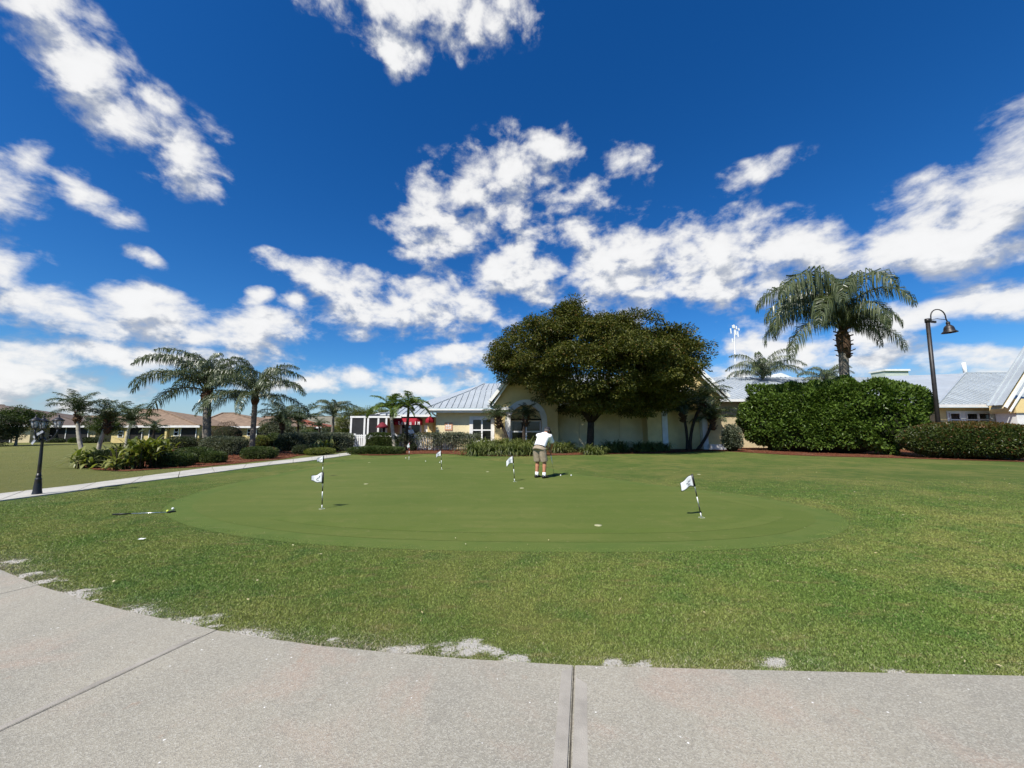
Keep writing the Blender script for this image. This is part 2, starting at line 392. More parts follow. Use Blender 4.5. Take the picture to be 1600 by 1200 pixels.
def sandness(P):
    d = seg_dist(P, EA); n1 = lump(P, 3, 3.0); n2 = lump(P, 4, 11.0); n3 = lump(P, 5, 30.0)
    s = np.clip(1 - d / (.20 + .12 * n1), 0, 1) * np.clip(.34 + .5 * n1 + .4 * n2 + .2 * n3, 0, 1)
    left = np.clip((.5 - P[:, 0]) / 2.0, .35, 1)
    s *= left
    for c, r in SANDW:
        q = np.linalg.norm((P - np.array(c)) * np.array([.62, 1.0]), axis=1) / (r * .62)
        s = np.maximum(s, np.clip(.95 - q + .40 * n2 + .55 * n3, 0, .95))
    return np.clip(s, 0, 1)
GREEN_PX = [(252,800),(268,812),(300,824),(360,836),(440,847),(560,856),(700,861),(860,863),(1000,863),(1110,861),(1210,855),(1280,845),(1318,832),(1330,819),(1312,804),(1262,790),(1180,776),(1080,764),(990,753),(905,742),(870,734),(840,727),(780,721),(700,716),(620,714.5),(560,718),(510,727),(450,738),(390,750),(330,763),(285,777),(262,788)]
def smooth_closed(pts, k=3):
    P = np.array([tuple(p) for p in pts])
    for _ in range(k):
        Q = np.empty((len(P) * 2, 2)); N = np.roll(P, -1, axis=0)
        Q[0::2] = .75 * P + .25 * N; Q[1::2] = .25 * P + .75 * N; P = Q
    return P
GREEN = smooth_closed([gnd(*p).to_2d() for p in GREEN_PX])
def inset(P, d):
    T = np.roll(P, -3, axis=0) - np.roll(P, 3, axis=0); N = unit(np.stack([-T[:, 1], T[:, 0]], 1))
    a = .5 * np.sum(P[:, 0] * np.roll(P[:, 1], -1) - np.roll(P[:, 0], -1) * P[:, 1])
    return P + N * d * (1 if a > 0 else -1)
PATH_N = [(-60,779.5),(0,772),(50,767),(120,759),(180,751),(320,732),(400,724.5),(500,713),(548,707.2)]
PATH_S = [(-60,792),(0,783.5),(120,768),(180,759),(320,741),(410,728.5),(480,721),(548,711.2)]
pathN = [gnd(*p).to_2d() for p in PATH_N]; pathS = [gnd(*p).to_2d() for p in PATH_S]
PMID = np.array([tuple((gnd(x, y).to_2d())) for x, y in ((-60,786),(0,778),(120,763.5),(320,736.5),(400,727),(500,715),(548,709))])

def lawn_material(name, cols, dead, coarse=1.0):
    m, nt, b = new_mat(name); t = NT(nt); v = t.pos()
    sx = t.n('ShaderNodeMapping', {'Vector': v, 'Scale': (1, 1, 0)}).outputs[0]
    big = t.noise(sx, .36, 5, .65, .5); mid = t.noise(sx, 1.7, 4, .6, .3); fine = t.noise(sx, 34 * coarse, 4, .7); vf = t.noise(sx, 140 * coarse, 2, .7)
    rnd = t.n('ShaderNodeNewGeometry').outputs['Random Per Island']
    c = t.mix(t.rng(big, .34, .66), cols[0], cols[1])
    c = t.mix(t.math('MULTIPLY', t.rng(mid, .46, .72), .75), c, cols[2])
    strk = t.noise(t.n('ShaderNodeMapping', {'Vector': sx, 'Scale': (1, 3.4, 1)}).outputs[0], 2.3, 5, .65)
    c = t.mix(t.math('MULTIPLY', t.rng(strk, .52, .70), .7), c, dead)
    c = t.mix(t.math('MULTIPLY', t.rng(fine, .35, .75), .45), c, t.mix(1.0, c, (1.5, 1.4, 1.6), 'MULTIPLY'))
    c = t.mix(t.math('MULTIPLY', t.rng(vf, .4, .2), .45), c, t.mix(1.0, c, (.45, .5, .4), 'MULTIPLY'))
    return m, nt, b, t, c, v, sx, rnd, fine, vf
def finish_ground(m, nt, b, t, c, fine, vf, bump=.6, dist=.02):
    sand = t.n('ShaderNodeAttribute', attribute_name='sand').outputs['Fac']
    zone = t.n('ShaderNodeAttribute', attribute_name='zone').outputs['Fac']
    dry = t.mix(t.rng(fine, .3, .7), (.200, .180, .066), (.140, .142, .045))
    c = t.mix(t.math('MULTIPLY', zone, .62), c, dry)
    sc = t.mix(t.rng(vf, .3, .7), (.70, .66, .59), (.50, .47, .40))
    sn = t.noise(t.pos(), 48, 4, .75)
    sand = t.math('ADD', sand, t.math('MULTIPLY', t.math('SUBTRACT', sn, .5), t.rng(sand, .02, .3, 0.0, 1.5)))
    c = t.mix(t.rng(sand, .30, .55), c, sc)
    t.set(b, 'Base Color', c); setp(b, Roughness=.95); b.inputs['Specular IOR Level'].default_value = .12
    t.bump(t.math('ADD', fine, vf), bump, dist, b)
    return m
LAWN_COLS = ((.080, .124, .024), (.150, .162, .042), (.056, .106, .022))
g = lawn_material('lawn_turf', LAWN_COLS, (.190, .172, .060))
M['lawn'] = finish_ground(g[0], g[1], g[2], g[3], g[4], g[8], g[9], .8, .03)
def spaced(lo, hi, d, a, far): 
    inner = np.arange(lo, hi + 1e-6, d); k = []; x = d * 2; p = hi
    while p < far: p += x; x *= 1.45; k.append(p)
    kl = []; x = d * 2; p = lo
    while p > -far: p -= x; x *= 1.45; kl.append(p)
    return np.concatenate([kl[::-1], inner, k])
xs = spaced(-13, 8, .06, 0, 2500); ys = np.concatenate([spaced(1.9, 4.6, .045, 0, 2500)[:-12], [2500.0]]); ys = np.unique(np.concatenate([ys[ys < 4.6], np.arange(4.6, 8.5, .1), spaced(8.0, 8.6, .1, 0, 2500)[spaced(8.0, 8.6, .1, 0, 2500) > 8.55]]))
gx, gy = np.meshgrid(xs, ys); P2 = np.stack([gx.ravel(), gy.ravel()], 1)
V = np.concatenate([P2, np.zeros((len(P2), 1))], 1); nx = len(xs)
ii, jj = np.meshgrid(np.arange(nx - 1), np.arange(len(ys) - 1)); b0 = (jj * nx + ii).ravel()
me = np_mesh('ground', V, np.stack([b0, b0 + 1, b0 + nx + 1, b0 + nx], 1))
near = (np.abs(P2[:, 0]) < 16) & (P2[:, 1] < 10) & (P2[:, 1] > -2)
sv = np.zeros(len(P2), np.float32); sv[near] = sandness(P2[near])
me.attributes.new('sand', 'FLOAT', 'POINT').data.foreach_set('value', sv)
pm = np.interp(P2[:, 1], PMID[:, 1], PMID[:, 0])
zv = np.clip((pm - P2[:, 0]) / .8 + .5, 0, 1).astype(np.float32)
me.attributes.new('zone', 'FLOAT', 'POINT').data.foreach_set('value', zv)
tag(link('ground', me, M['lawn']), kind='structure')

# putting green: closely mown collar, then the green itself
g = lawn_material('green_collar_turf', ((.078, .116, .024), (.096, .126, .028), (.066, .106, .022)), (.110, .130, .036), 1.6)
M['collar'] = finish_ground(g[0], g[1], g[2], g[3], g[4], g[8], g[9], .25, .006)
m, nt, b = new_mat('putting_green_turf'); t = NT(nt); v = t.pos()
sx = t.n('ShaderNodeMapping', {'Vector': v, 'Scale': (1, 1, 0)}).outputs[0]
c = t.mix(t.rng(t.noise(sx, .25, 4, .6), .3, .7), (.082, .114, .021), (.108, .130, .030))
c = t.mix(t.math('MULTIPLY', t.rng(t.noise(sx, 1.1, 5, .65), .5, .75), .5), c, (.142, .145, .042))
band = t.noise(t.n('ShaderNodeMapping', {'Vector': sx, 'Scale': (.25, 2.6, 1)}).outputs[0], 1.0, 3, .5)
c = t.mix(t.math('MULTIPLY', t.rng(band, .42, .62), .32), c, (.066, .100, .018))
fn = t.noise(sx, 55, 4, .7); sp = t.noise(sx, 9, 3, .6)
c = t.mix(t.math('MULTIPLY', t.rng(fn, .3, .7), .30), c, t.mix(1.0, c, (1.35, 1.3, 1.4), 'MULTIPLY'))
c = t.mix(t.math('MULTIPLY', t.rng(sp, .62, .72), .4), c, (.19, .18, .075))
c = t.mix(t.math('MULTIPLY', t.rng(t.noise(sx, 3.2, 4, .7), .52, .7), .45), c, (.070, .108, .020))
far = t.n('ShaderNodeVectorMath', {0: sx, 1: (1.0, 22.5, 0)}, operation='DISTANCE').outputs['Value']
c = t.mix(t.math('MULTIPLY', t.rng(t.math('ADD', far, t.math('MULTIPLY', t.noise(sx, .6, 3, .6), 3.0)), 4.6, 2.0), .55), c, (.205, .195, .068))
t.set(b, 'Base Color', c); setp(b, Roughness=.9); b.inputs['Specular IOR Level'].default_value = .15
t.bump(fn, .3, .008, b); M['green'] = m
def sheet(name, P, z, mat, kind='structure', parent=None):
    me = bpy.data.meshes.new(name); bm = bmesh.new()
    f = bm.faces.new([bm.verts.new((p[0], p[1], z)) for p in P]); bm.normal_update()
    if f.normal.z < 0: f.normal_flip()
    bmesh.ops.triangulate(bm, faces=[f]); bm.to_mesh(me); bm.free()
    o = link(name, me, mat, parent)
    if parent is None: tag(o, kind=kind)
    return o
sheet('green_collar', GREEN, .003, M['collar'])
sheet('putting_green', inset(GREEN, .42), .0055, M['green'])

g = lawn_material('mown_band_turf', ((.080, .114, .021), (.098, .126, .028), (.070, .106, .020)), (.105, .125, .034), 1.6)
M['mband'] = finish_ground(g[0], g[1], g[2], g[3], g[4], g[8], g[9], .25, .006)
for (a_, b_) in ((.85, 1.12),):          # the mower's perimeter passes round the near and right side
    A_, B_ = inset(GREEN, a_), inset(GREEN, b_); ok = (GREEN[:, 1] < 9.5) & (GREEN[:, 0] > -4.5); n_ = len(GREEN); V_ = np.concatenate([np.c_[A_, np.full(n_, .0075)], np.c_[B_, np.full(n_, .0075)]])
    F_ = [(i, (i + 1) % n_, n_ + (i + 1) % n_, n_ + i) for i in range(n_) if ok[i] and ok[(i + 1) % n_]]
    tag(link('mown_band', MB().add(V_, F_).mesh('mown_band'), M['mband']), kind='structure')

# ------------------------------------------------------------------ near pavement of cast slabs
m, nt, b = new_mat('broom_concrete'); t = NT(nt); v = t.pos()
lay = t.noise(v, .8, 5, .6, .3); 
c = t.mix(t.rng(lay, .3, .7), (.365, .333, .262), (.288, .270, .220))
c = t.mix(t.math('MULTIPLY', t.rng(t.noise(v, 1.3, 5, .65, .6), .50, .70), .6), c, (.40, .305, .235))
c = t.mix(t.math('MULTIPLY', t.rng(t.noise(v, 3.1, 4, .7), .63, .74), .55), c, (.33, .215, .145))
agg = t.n('ShaderNodeTexVoronoi', {'Vector': v, 'Scale': 150.0, 'Randomness': 1.0})
gsel = t.n('ShaderNodeSeparateColor', {0: agg.outputs['Color']}).outputs[0]
c = t.mix(t.math('MULTIPLY', t.rng(gsel, .55, .95), .5), c, (.50, .475, .40))
c = t.mix(t.math('MULTIPLY', t.rng(gsel, .30, .05), .45), c, (.20, .185, .16))
fn = t.noise(v, 260, 3, .7); c = t.mix(t.math('MULTIPLY', t.rng(fn, .3, .7), .35), c, t.mix(1.0, c, (.62, .62, .62), 'MULTIPLY'))
c = t.mix(t.math('MULTIPLY', t.rng(t.noise(v, 4.5, 6, .75), .56, .78), .55), c, (.225, .21, .18))
sp = t.n('ShaderNodeTexVoronoi', {'Vector': v, 'Scale': 55.0}); ss = t.n('ShaderNodeSeparateColor', {0: sp.outputs['Color']}).outputs[1]
c = t.mix(t.math('MULTIPLY', t.rng(ss, .990, .995), t.rng(sp.outputs['Distance'], .34, .22)), c, (.74, .72, .67))
t.set(b, 'Base Color', c); setp(b, Roughness=.9); b.inputs['Specular IOR Level'].default_value = .2
t.bump(t.math('ADD', t.math('MULTIPLY', agg.outputs['Distance'], .8), fn), .55, .004, b); M['concrete'] = m
M['tooled'] = plain('tooled_concrete', (.36, .33, .28), .85, .12, 4, bump=.3, bscale=160, spec=.2)
M['jointdirt'] = plain('joint_dirt', (.15, .135, .11), .95, .3, 20, spec=.1)
M['jointgrit'] = plain('joint_grit', (.24, .22, .185), .95, .2, 20, spec=.1)
M['walkway'] = plain('pale_walkway_concrete', (.46, .44, .385), .9, .09, 1.1, bump=.4, bscale=60, spec=.2)
def on_line(a, b, y):                      # point of line a-b at a given y
    s = (y - a.y) / (b.y - a.y); return a + (b - a) * s
j1 = (gnd(897, 1045).to_2d(), gnd(890.5, 1200).to_2d())
j2 = (gnd(338, 989).to_2d(), gnd(0, 1150).to_2d())
j3 = (gnd(59, 918).to_2d(), gnd(0, 932).to_2d())
def cut(poly, a, b, keep):                 # half-plane clip
    out = []; n = len(poly); d = b - a; s = lambda p: keep * (d.x * (p.y - a.y) - d.y * (p.x - a.x))
    for i in range(n):
        p, q = poly[i], poly[(i + 1) % n]; sp, sq = s(p), s(q)
        if sp >= 0: out.append(p)
        if (sp >= 0) != (sq >= 0): out.append(p + (q - p) * (sp / (sp - sq)))
    return out
BACK = -5.0
whole = [p.copy() for p in EDGE]
pav_poly = whole + [Vector((whole[-1].x, BACK)), Vector((whole[0].x, BACK))]
pav = thing('pavement', None, None); tag(pav, kind='structure')
def shifted(j, d):                          # parallel line
    n = Vector((-(j[1] - j[0]).y, (j[1] - j[0]).x)).normalized() * d; return (j[0] + n, j[1] + n)
def slab(lines, bev=.007):
    poly = pav_poly
    for a, b, k in lines: poly = cut(poly, a, b, k)
    mb = MB(); poly = list(poly)
    bm = bmesh.new(); f = bm.faces.new([bm.verts.new((p.x, p.y, .022)) for p in poly]); bm.normal_update()
    if f.normal.z < 0: f.normal_flip()
    r = bmesh.ops.extrude_face_region(bm, geom=[f]); 
    for vv in [e for e in r['geom'] if isinstance(e, bmesh.types.BMVert)]: vv.co.z = -.10
    bmesh.ops.recalc_face_normals(bm, faces=bm.faces)
    top = [e for e in bm.edges if all(vv.co.z > 0 for vv in e.verts)]
    bmesh.ops.bevel(bm, geom=top, offset=bev, segments=2, affect='EDGES')
    bmesh.ops.triangulate(bm, faces=[f for f in bm.faces if len(f.verts) > 4])
    me = bpy.data.meshes.new('slab'); bm.to_mesh(me); bm.free()
    return link('slab', me, M['concrete'], pav)
GAP = .0045
def side(j, k, gap=GAP):
    s = shifted(j, gap * k); return (s[0], s[1], k)
# lines run from the lawn edge towards the viewer: keep=+1 is the side to their left (east)
sA = slab([side(j3, -1, .0015)], .003); sB = slab([side(j3, 1, .0015), side(j2, -1, .0015)], .003); sC = slab([side(j2, 1, .0015), side(j1, -1)]); sD = slab([side(j1, 1)])
def margin(j, k, w, parent, start):
    a, b = j; d = (b - a).normalized(); n = Vector((-d.y, d.x)) * k
    q = [a + d * start + n * (GAP + .007), a + d * 5.0 + n * (GAP + .007), a + d * 5.0 + n * (GAP + w), a + d * (start + .05) + n * (GAP + w)]
    return sheet('tooled_margin', q, .0232, M['tooled'], parent=parent)
margin(j1, -1, .07, sC, .03); margin(j1, 1, .075, sD, .12); margin(j2, -1, .045, sB, .10)
def jointfill(j):
    a, b = j; d = (b - a).normalized(); n = Vector((-d.y, d.x)) * .02
    q = [a - n + d * .02, a + n + d * .02, b + n + d * 6, b - n + d * 6]
    return sheet('joint_fill', q, .009 if j is j1 else .0195, M['jointdirt'] if j is j1 else M['jointgrit'], parent=pav)
for j in (j1, j2, j3): jointfill(j)

# ------------------------------------------------------------------ walkway on the left
wk = thing('walkway', None, None); tag(wk, kind='structure')
def poly_at(line, f):
    L_ = np.array([tuple(p) for p in line]); s = np.concatenate([[0], np.cumsum(np.linalg.norm(np.diff(L_, axis=0), axis=1))]); q = f * s[-1]
    return Vector((np.interp(q, s, L_[:, 0]), np.interp(q, s, L_[:, 1])))
pathN = [pathN[0] + (pathN[0] - pathN[1]).normalized() * 5] + pathN; pathS = [pathS[0] + (pathS[0] - pathS[1]).normalized() * 5] + pathS
NSL = 15
for k in range(NSL):
    f0, f1 = k / NSL + .0006, (k + 1) / NSL - .0006; fm = (f0 + f1) / 2
    q = [poly_at(pathS, f0), poly_at(pathS, fm), poly_at(pathS, f1), poly_at(pathN, f1), poly_at(pathN, fm), poly_at(pathN, f0)]
    MB().prism(q, -.05, .025).build('slab', M['walkway'], wk)

# ------------------------------------------------------------------ mulch beds
m, nt, b = new_mat('red_mulch'); t = NT(nt); v = t.pos()
vo = t.n('ShaderNodeTexVoronoi', {'Vector': v, 'Scale': 22.0}); s1 = t.n('ShaderNodeSeparateColor', {0: vo.outputs['Color']}).outputs[0]
c = t.mix(s1, (.075, .026, .014), (.20, .075, .038)); c = t.mix(t.rng(t.noise(v, .8, 4, .6), .5, .8), c, (.20, .13, .08))
t.set(b, 'Base Color', c); setp(b, Roughness=.95); b.inputs['Specular IOR Level'].default_value = .1; t.bump(vo.outputs['Distance'], .8, .04, b); M['mulch'] = m
M['chips'] = leafmat('mulch_chips', (.09, .028, .015), (.24, .09, .045), .9, .0, .1)
def bed(px, wob=.15):
    P = smooth_closed([gnd(*p).to_2d() for p in px], 2); P = P + np.stack([lump(P, 21, 2.0), lump(P, 22, 2.0)], 1) * wob
    o = sheet('mulch_bed', P, .018, M['mulch'])
    lo, hi = P.min(0), P.max(0); n = int(min(16000, (hi - lo).prod() * 45)); Q = RNG.uniform(lo, hi, (n, 2)); Q = Q[in_poly(Q, P)]
    n = len(Q); C = np.concatenate([Q, RNG.uniform(.02, .05, (n, 1))], 1)
    ch = link('mulch_chips', leaf_mesh('mulch_chips', C, unit(np.concatenate([RNG.normal(size=(n, 2)), RNG.uniform(-.2, .5, (n, 1))], 1)), RNG.uniform(.05, .12, n), RNG.uniform(.015, .04, n), RNG), M['chips'], o)
    tag(ch, kind='stuff')
    return o
def leaf_mesh(name, C, A, Lg, W, rng, up=None, fold=.12):
    n = len(C); r = rng.normal(size=(n, 3)) if up is None else up + rng.normal(size=(n, 3)) * .45
    B = unit(np.cross(A, r)); N = np.cross(B, A); l = Lg[:, None]; w = W[:, None]
    V = np.empty((n, 4, 3)); V[:, 0] = C; V[:, 1] = C + A * l * .45 + B * w * .5 + N * l * fold; V[:, 2] = C + A * l; V[:, 3] = C + A * l * .45 - B * w * .5 + N * l * fold
    return np_mesh(name, V.reshape(-1, 3), np.arange(4 * n).reshape(-1, 4))
bed([(118,727),(150,736),(205,737),(250,733),(300,731),(345,727),(395,722),(440,718),(475,711),(520,707),(545,704),(540,699),(440,697),(340,697),(240,702),(190,712),(130,716)], .1)
bed([(548,711),(600,712.5),(680,708),(745,712.5),(800,713.5),(900,711),(1000,709),(1060,707.5),(1110,704.5),(1150,706),(1250,712.5),(1400,716),(1500,719),(1600,722),(1760,730),(1760,706),(1560,700),(1250,698),(1100,695),(900,695),(640,697),(552,700)], .08)

# ------------------------------------------------------------------ grass blades on the near lawn
def blades(n, ymax_keep):
    y = 2.0 + (13 - 2.0) * RNG.uniform(0, 1, n) ** 1.7; x = RNG.uniform(-1, 1, n) * (1.42 * y + .4)
    P = np.stack([x, y], 1); d = seg_dist(P, EA)
    keep = (d > -.012 + .014 * lump(P, 31, 14.0)); ing = in_poly(P, GREEN); inn = in_poly(P, inset(GREEN, .16 + 0.0)); keep &= ~inn; keep &= ~(ing & (RNG.uniform(0, 1, len(P)) > .45 + .5 * lump(P, 37, 6.0)))
    pmx = np.interp(y, PMID[:, 1], PMID[:, 0]); keep &= (P[:, 0] > pmx + .75)
    P = P[keep]; s = sandness(P); keep = RNG.uniform(0, 1, len(P)) > np.clip(s * 1.35 - .2, 0, .84); P = P[keep]; return P[RNG.uniform(0, 1, len(P)) < np.clip((12.5 - P[:, 1]) / 6, 0, 1)]
P = blades(1150000, 9.5); n = len(P)
dist = np.hypot(P[:, 0], P[:, 1]); dg_ = np.where(in_poly(P, inset(GREEN, -.35)), .6, 1.0); h = RNG.uniform(.007, .016, n) * (1 + .25 * lump(P, 33, 2.2)) * dg_; w = RNG.uniform(.0022, .0036, n) * np.clip(dist / 3.2, 1, 2.0)
a = RNG.uniform(0, 2 * math.pi, n); lean = RNG.uniform(.2, 1.5, n) * h; la = RNG.uniform(0, 2 * math.pi, n)
V = np.zeros((n, 3, 3)); dx = np.cos(a) * w; dy = np.sin(a) * w
V[:, 0, 0] = P[:, 0] - dx; V[:, 0, 1] = P[:, 1] - dy; V[:, 1, 0] = P[:, 0] + dx; V[:, 1, 1] = P[:, 1] + dy
V[:, 2, 0] = P[:, 0] + np.cos(la) * lean; V[:, 2, 1] = P[:, 1] + np.sin(la) * lean; V[:, 2, 2] = h
g = lawn_material('grass_blades', tuple(tuple(x * 1.9 for x in c) for c in LAWN_COLS), (.25, .23, .08))
m, nt, b, t, c, rnd = g[0], g[1], g[2], g[3], g[4], g[7]
c = t.mix(t.rng(rnd, 0, 1), t.mix(1.0, c, (.78, .82, .75), 'MULTIPLY'), t.mix(1.0, c, (1.22, 1.18, 1.2), 'MULTIPLY'))
c = t.mix(t.rng(rnd, .94, .96), c, (.34, .31, .15))
dr_ = t.n('ShaderNodeAttribute', attribute_name='dry').outputs['Fac']
c = t.mix(dr_, c, t.mix(rnd, (.24, .215, .12), (.55, .51, .38)))
ysep = t.n('ShaderNodeSeparateXYZ', {0: g[5]}).outputs[1]
t.set(b, 'Base Color', c); setp(b, Roughness=.6); b.inputs['Specular IOR Level'].default_value = .25
tr = t.n('ShaderNodeBsdfTranslucent'); t.set(tr, 'Color', c); mx = t.n('ShaderNodeMixShader', {0: .3, 1: b.outputs[0], 2: tr.outputs[0]})
nt.links.new(mx.outputs[0], nt.nodes['Material Output'].inputs['Surface']); M['blades'] = m
gme = np_mesh('grass', V.reshape(-1, 3), np.arange(3 * n).reshape(-1, 3))
ed_ = seg_dist(P, EA); dv = np.clip(np.exp(-ed_ / .22) * (.55 + .7 * lump(P, 41, 2.0)) * np.clip((2.2 - P[:, 0]) / 2.5, .3, 1) + .55 * sandness(P) + .22 * np.clip(lump(P, 42, 1.1) - .25, 0, 1), 0, .95)
dv = np.where(RNG.uniform(0, 1, n) < dv, np.clip(dv + .25, 0, 1), dv * .25)
gme.attributes.new('dry', 'FLOAT', 'POINT').data.foreach_set('value', np.repeat(dv, 3).astype(np.float32))
tag(link('grass', gme, m), 'short mown lawn grass between the pavement and the putting green', 'grass', kind='stuff')
# fallen leaf scraps and clippings lying about on lawn
n = 170; y = RNG.uniform(2.5, 16, n); P = np.stack([RNG.uniform(-1, 1, n) * 1.3 * y, y], 1); P = P[(seg_dist(P, EA) > .05) & (P[:, 0] > -9) & ~in_poly(P, inset(GREEN, .5))]; n = len(P)
C = np.concatenate([P, RNG.uniform(.018, .028, (n, 1))], 1)
M['scrap'] = leafmat('dry_leaf_scraps', (.45, .36, .17), (.62, .56, .36), .8, .1, .1)
tag(link('fallen_leaves', leaf_mesh('fallen_leaves', C, unit(np.concatenate([RNG.normal(size=(n, 2)), RNG.uniform(0, .25, (n, 1))], 1)), RNG.uniform(.015, .05, n), RNG.uniform(.008, .018, n), RNG), M['scrap']), 'scattered dry leaf scraps lying on the lawn', 'leaves', kind='stuff')
# ================================================================== buildings
def zat(py, Y, px=800): return at(px, py, Y).z
def xat(px, Y): return (px - 800) / FPX * (Y / 1.0) * 1.0 if False else at(px, 672, Y).x
def clip_band(poly, lo, hi):                # poly: list of (u, w)
    for s, k in ((1, lo), (-1, -hi)):
        out = []
        for i in range(len(poly)):
            p, q = poly[i], poly[(i + 1) % len(poly)]; dp, dq = s * p[0] - k, s * q[0] - k
            if dp >= 0: out.append(p)
            if (dp >= 0) != (dq >= 0):
                f = dp / (dp - dq); out.append((p[0] + (q[0] - p[0]) * f, p[1] + (q[1] - p[1]) * f))
        poly = out
        if len(poly) < 3: return []
    return poly
def seam_roof(parent, pts, across, spacing, mat, name='roof_panel', lift=.02):
    pts = [Vector(p) for p in pts]; U = Vector(across).normalized()
    nrm = Vector((0, 0, 0))
    for i in range(len(pts)): nrm += pts[i].cross(pts[(i + 1) % len(pts)])
    nrm.normalize()
    if nrm.z < 0: nrm = -nrm
    U = (U - nrm * U.dot(nrm)).normalized(); W = nrm.cross(U); o = pts[0]
    q = [((p - o).dot(U), (p - o).dot(W)) for p in pts]
    u0, u1 = min(a for a, _ in q), max(a for a, _ in q); k = u0
    w3 = lambda u, w, h: o + U * u + W * w + nrm * h
    while k < u1 - 1e-4:
        b = clip_band(q, k, min(k + spacing, u1))
        if len(b) >= 3:
            mb = MB(); n = len(b)
            mb.add([w3(u, w, lift) for u, w in b] + [w3(u, w, lift - .03) for u, w in b],
                   [tuple(range(n)), tuple(reversed(range(n, 2 * n)))] + [((i + 1) % n, i, n + i, n + (i + 1) % n) for i in range(n)])
            e = min(k + spacing, u1) - .0005; ws = [w for u, w in b if abs(u - e) < .01]
            if len(ws) >= 2 and max(ws) - min(ws) > .05:
                mb.bar(w3(e - .02, min(ws), lift + .03), w3(e - .02, max(ws), lift + .03), .045, .075, nrm)
            mb.build(name, mat, parent)
        k += spacing
def window(parent, x0, x1, z0, z1, Y, nx, nz, fw=.16, mid=.05, transom=None):
    """A window facing -Y: white surround, each pane and each bar its own piece."""
    mb = MB(); mb.box(x0 - fw, x0, Y - .06, Y + .05, z0 - fw, z1 + fw); mb.box(x1, x1 + fw, Y - .06, Y + .05, z0 - fw, z1 + fw)
    mb.box(x0, x1, Y - .06, Y + .05, z1, z1 + fw); mb.box(x0, x1, Y - .09, Y + .05, z0 - fw, z0)
    w = mb.build('window', M['trim'], parent)
    dx = (x1 - x0) / nx; dz = (z1 - z0) / nz
    for i in range(nx):
        for k in range(nz):
            MB().box(x0 + i * dx + .004, x0 + (i + 1) * dx - .004, Y - .012, Y + .02, z0 + k * dz + .004, z0 + (k + 1) * dz - .004).build('pane', M['glass'], w)
    for i in range(1, nx): MB().box(x0 + i * dx - mid, x0 + i * dx + mid, Y - .045, Y - .014, z0, z1).build('mullion', M['white'], w)
    for k in range(1, nz): MB().box(x0, x1, Y - .040, Y - .016, z0 + k * dz - mid * .8, z0 + k * dz + mid * .8).build('transom', M['white'], w)
    return w
club = thing('clubhouse', 'long pale yellow clubhouse with grey standing seam metal roofs and white trim', 'building', (0, 0, 0))
# ---- left wing: plain wall, double window, notice
YW = 30.72; EZ = zat(641, 30.2)
wl0, wl1 = at(681, 672, YW).x, at(773, 672, YW).x
MB().box(wl0, wl1, YW, YW + 9, -.1, EZ).build('wall', M['stucco2'], club)
window(club, at(739, 672, YW).x, at(767, 672, YW).x, zat(688, YW), zat(656, YW), YW, 2, 2, .28, .06)
roofl = MB()
eL, eR = at(667, 637, 30.0), at(800, 635, 30.0); eL.z = eR.z = EZ + .16
bL, bR = at(734, 611, 34.5), at(800, 611, 34.5); bL.z = bR.z
rL, rR = at(757, 599.5, 40), at(812, 598, 40); rR.z = rL.z
kL = at(655, 629.5, 42)
roofl.add([eL, eR, bR, bL], [(0, 1, 2, 3)]); roofl.add([bL, bR, rR, rL], [(0, 1, 2, 3)]); roofl.add([eL, bL, rL, kL], [(0, 1, 2, 3)])
rl = roofl.build('roof', M['metal'], club)
seam_roof(rl, [eL, eR, bR, bL], (1, 0, 0), .48, M['metal']); seam_roof(rl, [bL, bR, rR, rL], (1, 0, 0), .48, M['metal'])
MB().bar(eL + Vector((0, 0, .05)), bL + Vector((0, 0, .05)), .12, .08).build('hip_cap', M['metal'], rl)
MB().bar(eL + Vector((0, .1, .1)), kL, .10, .06).build('hip_cap', M['metal'], rl)
MB().bar(bL + Vector((0, 0, .05)), rL + Vector((0, 0, .05)), .10, .08).build('hip_cap', M['metal'], rl)
MB().box(eL.x, eR.x, 29.93, 30.06, EZ - .02, EZ + .12).build('fascia', M['white'], club)
MB().box(eL.x + .15, eR.x, 30.09, 30.17, EZ - .19, EZ - .04).build('gutter', M['white'], club)
MB().box(eL.x + .1, eR.x, 30.07, YW - .002, EZ + .001, EZ + .02).build('soffit', M['trim'], club)
dn = [at(673, 640, 30.2), at(676, 646, 30.3), at(684, 652, 30.9), at(686, 662, 30.92), at(686, 690, 30.92)]
MB().tube(dn, .06, 8).build('downpipe', M['trim'], club)
# ---- left corner block with the awnings, farther back
YA = 33.5; ea = zat(651, YA - .6)
xa0, xa1 = at(604, 672, YA).x, at(682, 672, YA).x
MB().box(xa0, xa1, YA, YA + 8, -.1, ea).build('wall', M['stucco'], club)
MB().box(at(670, 672, YA).x, at(678, 672, YA).x, YA - .5, YA - .002, -.1, zat(658, YA)).build('pilaster', M['stucco'], club)
ra = [at(594, 648, YA - .7), at(672, 648, YA - .7), at(672, 622, YA + 5), at(655, 627, YA + 5)]
ra[1].z = ra[0].z; ra[2].z = ra[3].z
mb = MB(); mb.add(ra, [(0, 1, 2, 3)]); mb.add([ra[0], ra[3], at(612, 643, YA + 6)], [(0, 1, 2)]); r2 = mb.build('roof', M['metal'], club)
seam_roof(r2, ra, (1, 0, 0), .48, M['metal'])
MB().box(ra[0].x, ra[1].x, YA - .78, YA - .68, ra[0].z - .17, ra[0].z + .01).build('fascia', M['white'], club)
dx0, dx1 = at(628, 672, YA).x, at(656, 672, YA).x
window(club, dx0, dx1, .05, zat(663.5, YA), YA, 2, 1, .16, .06)
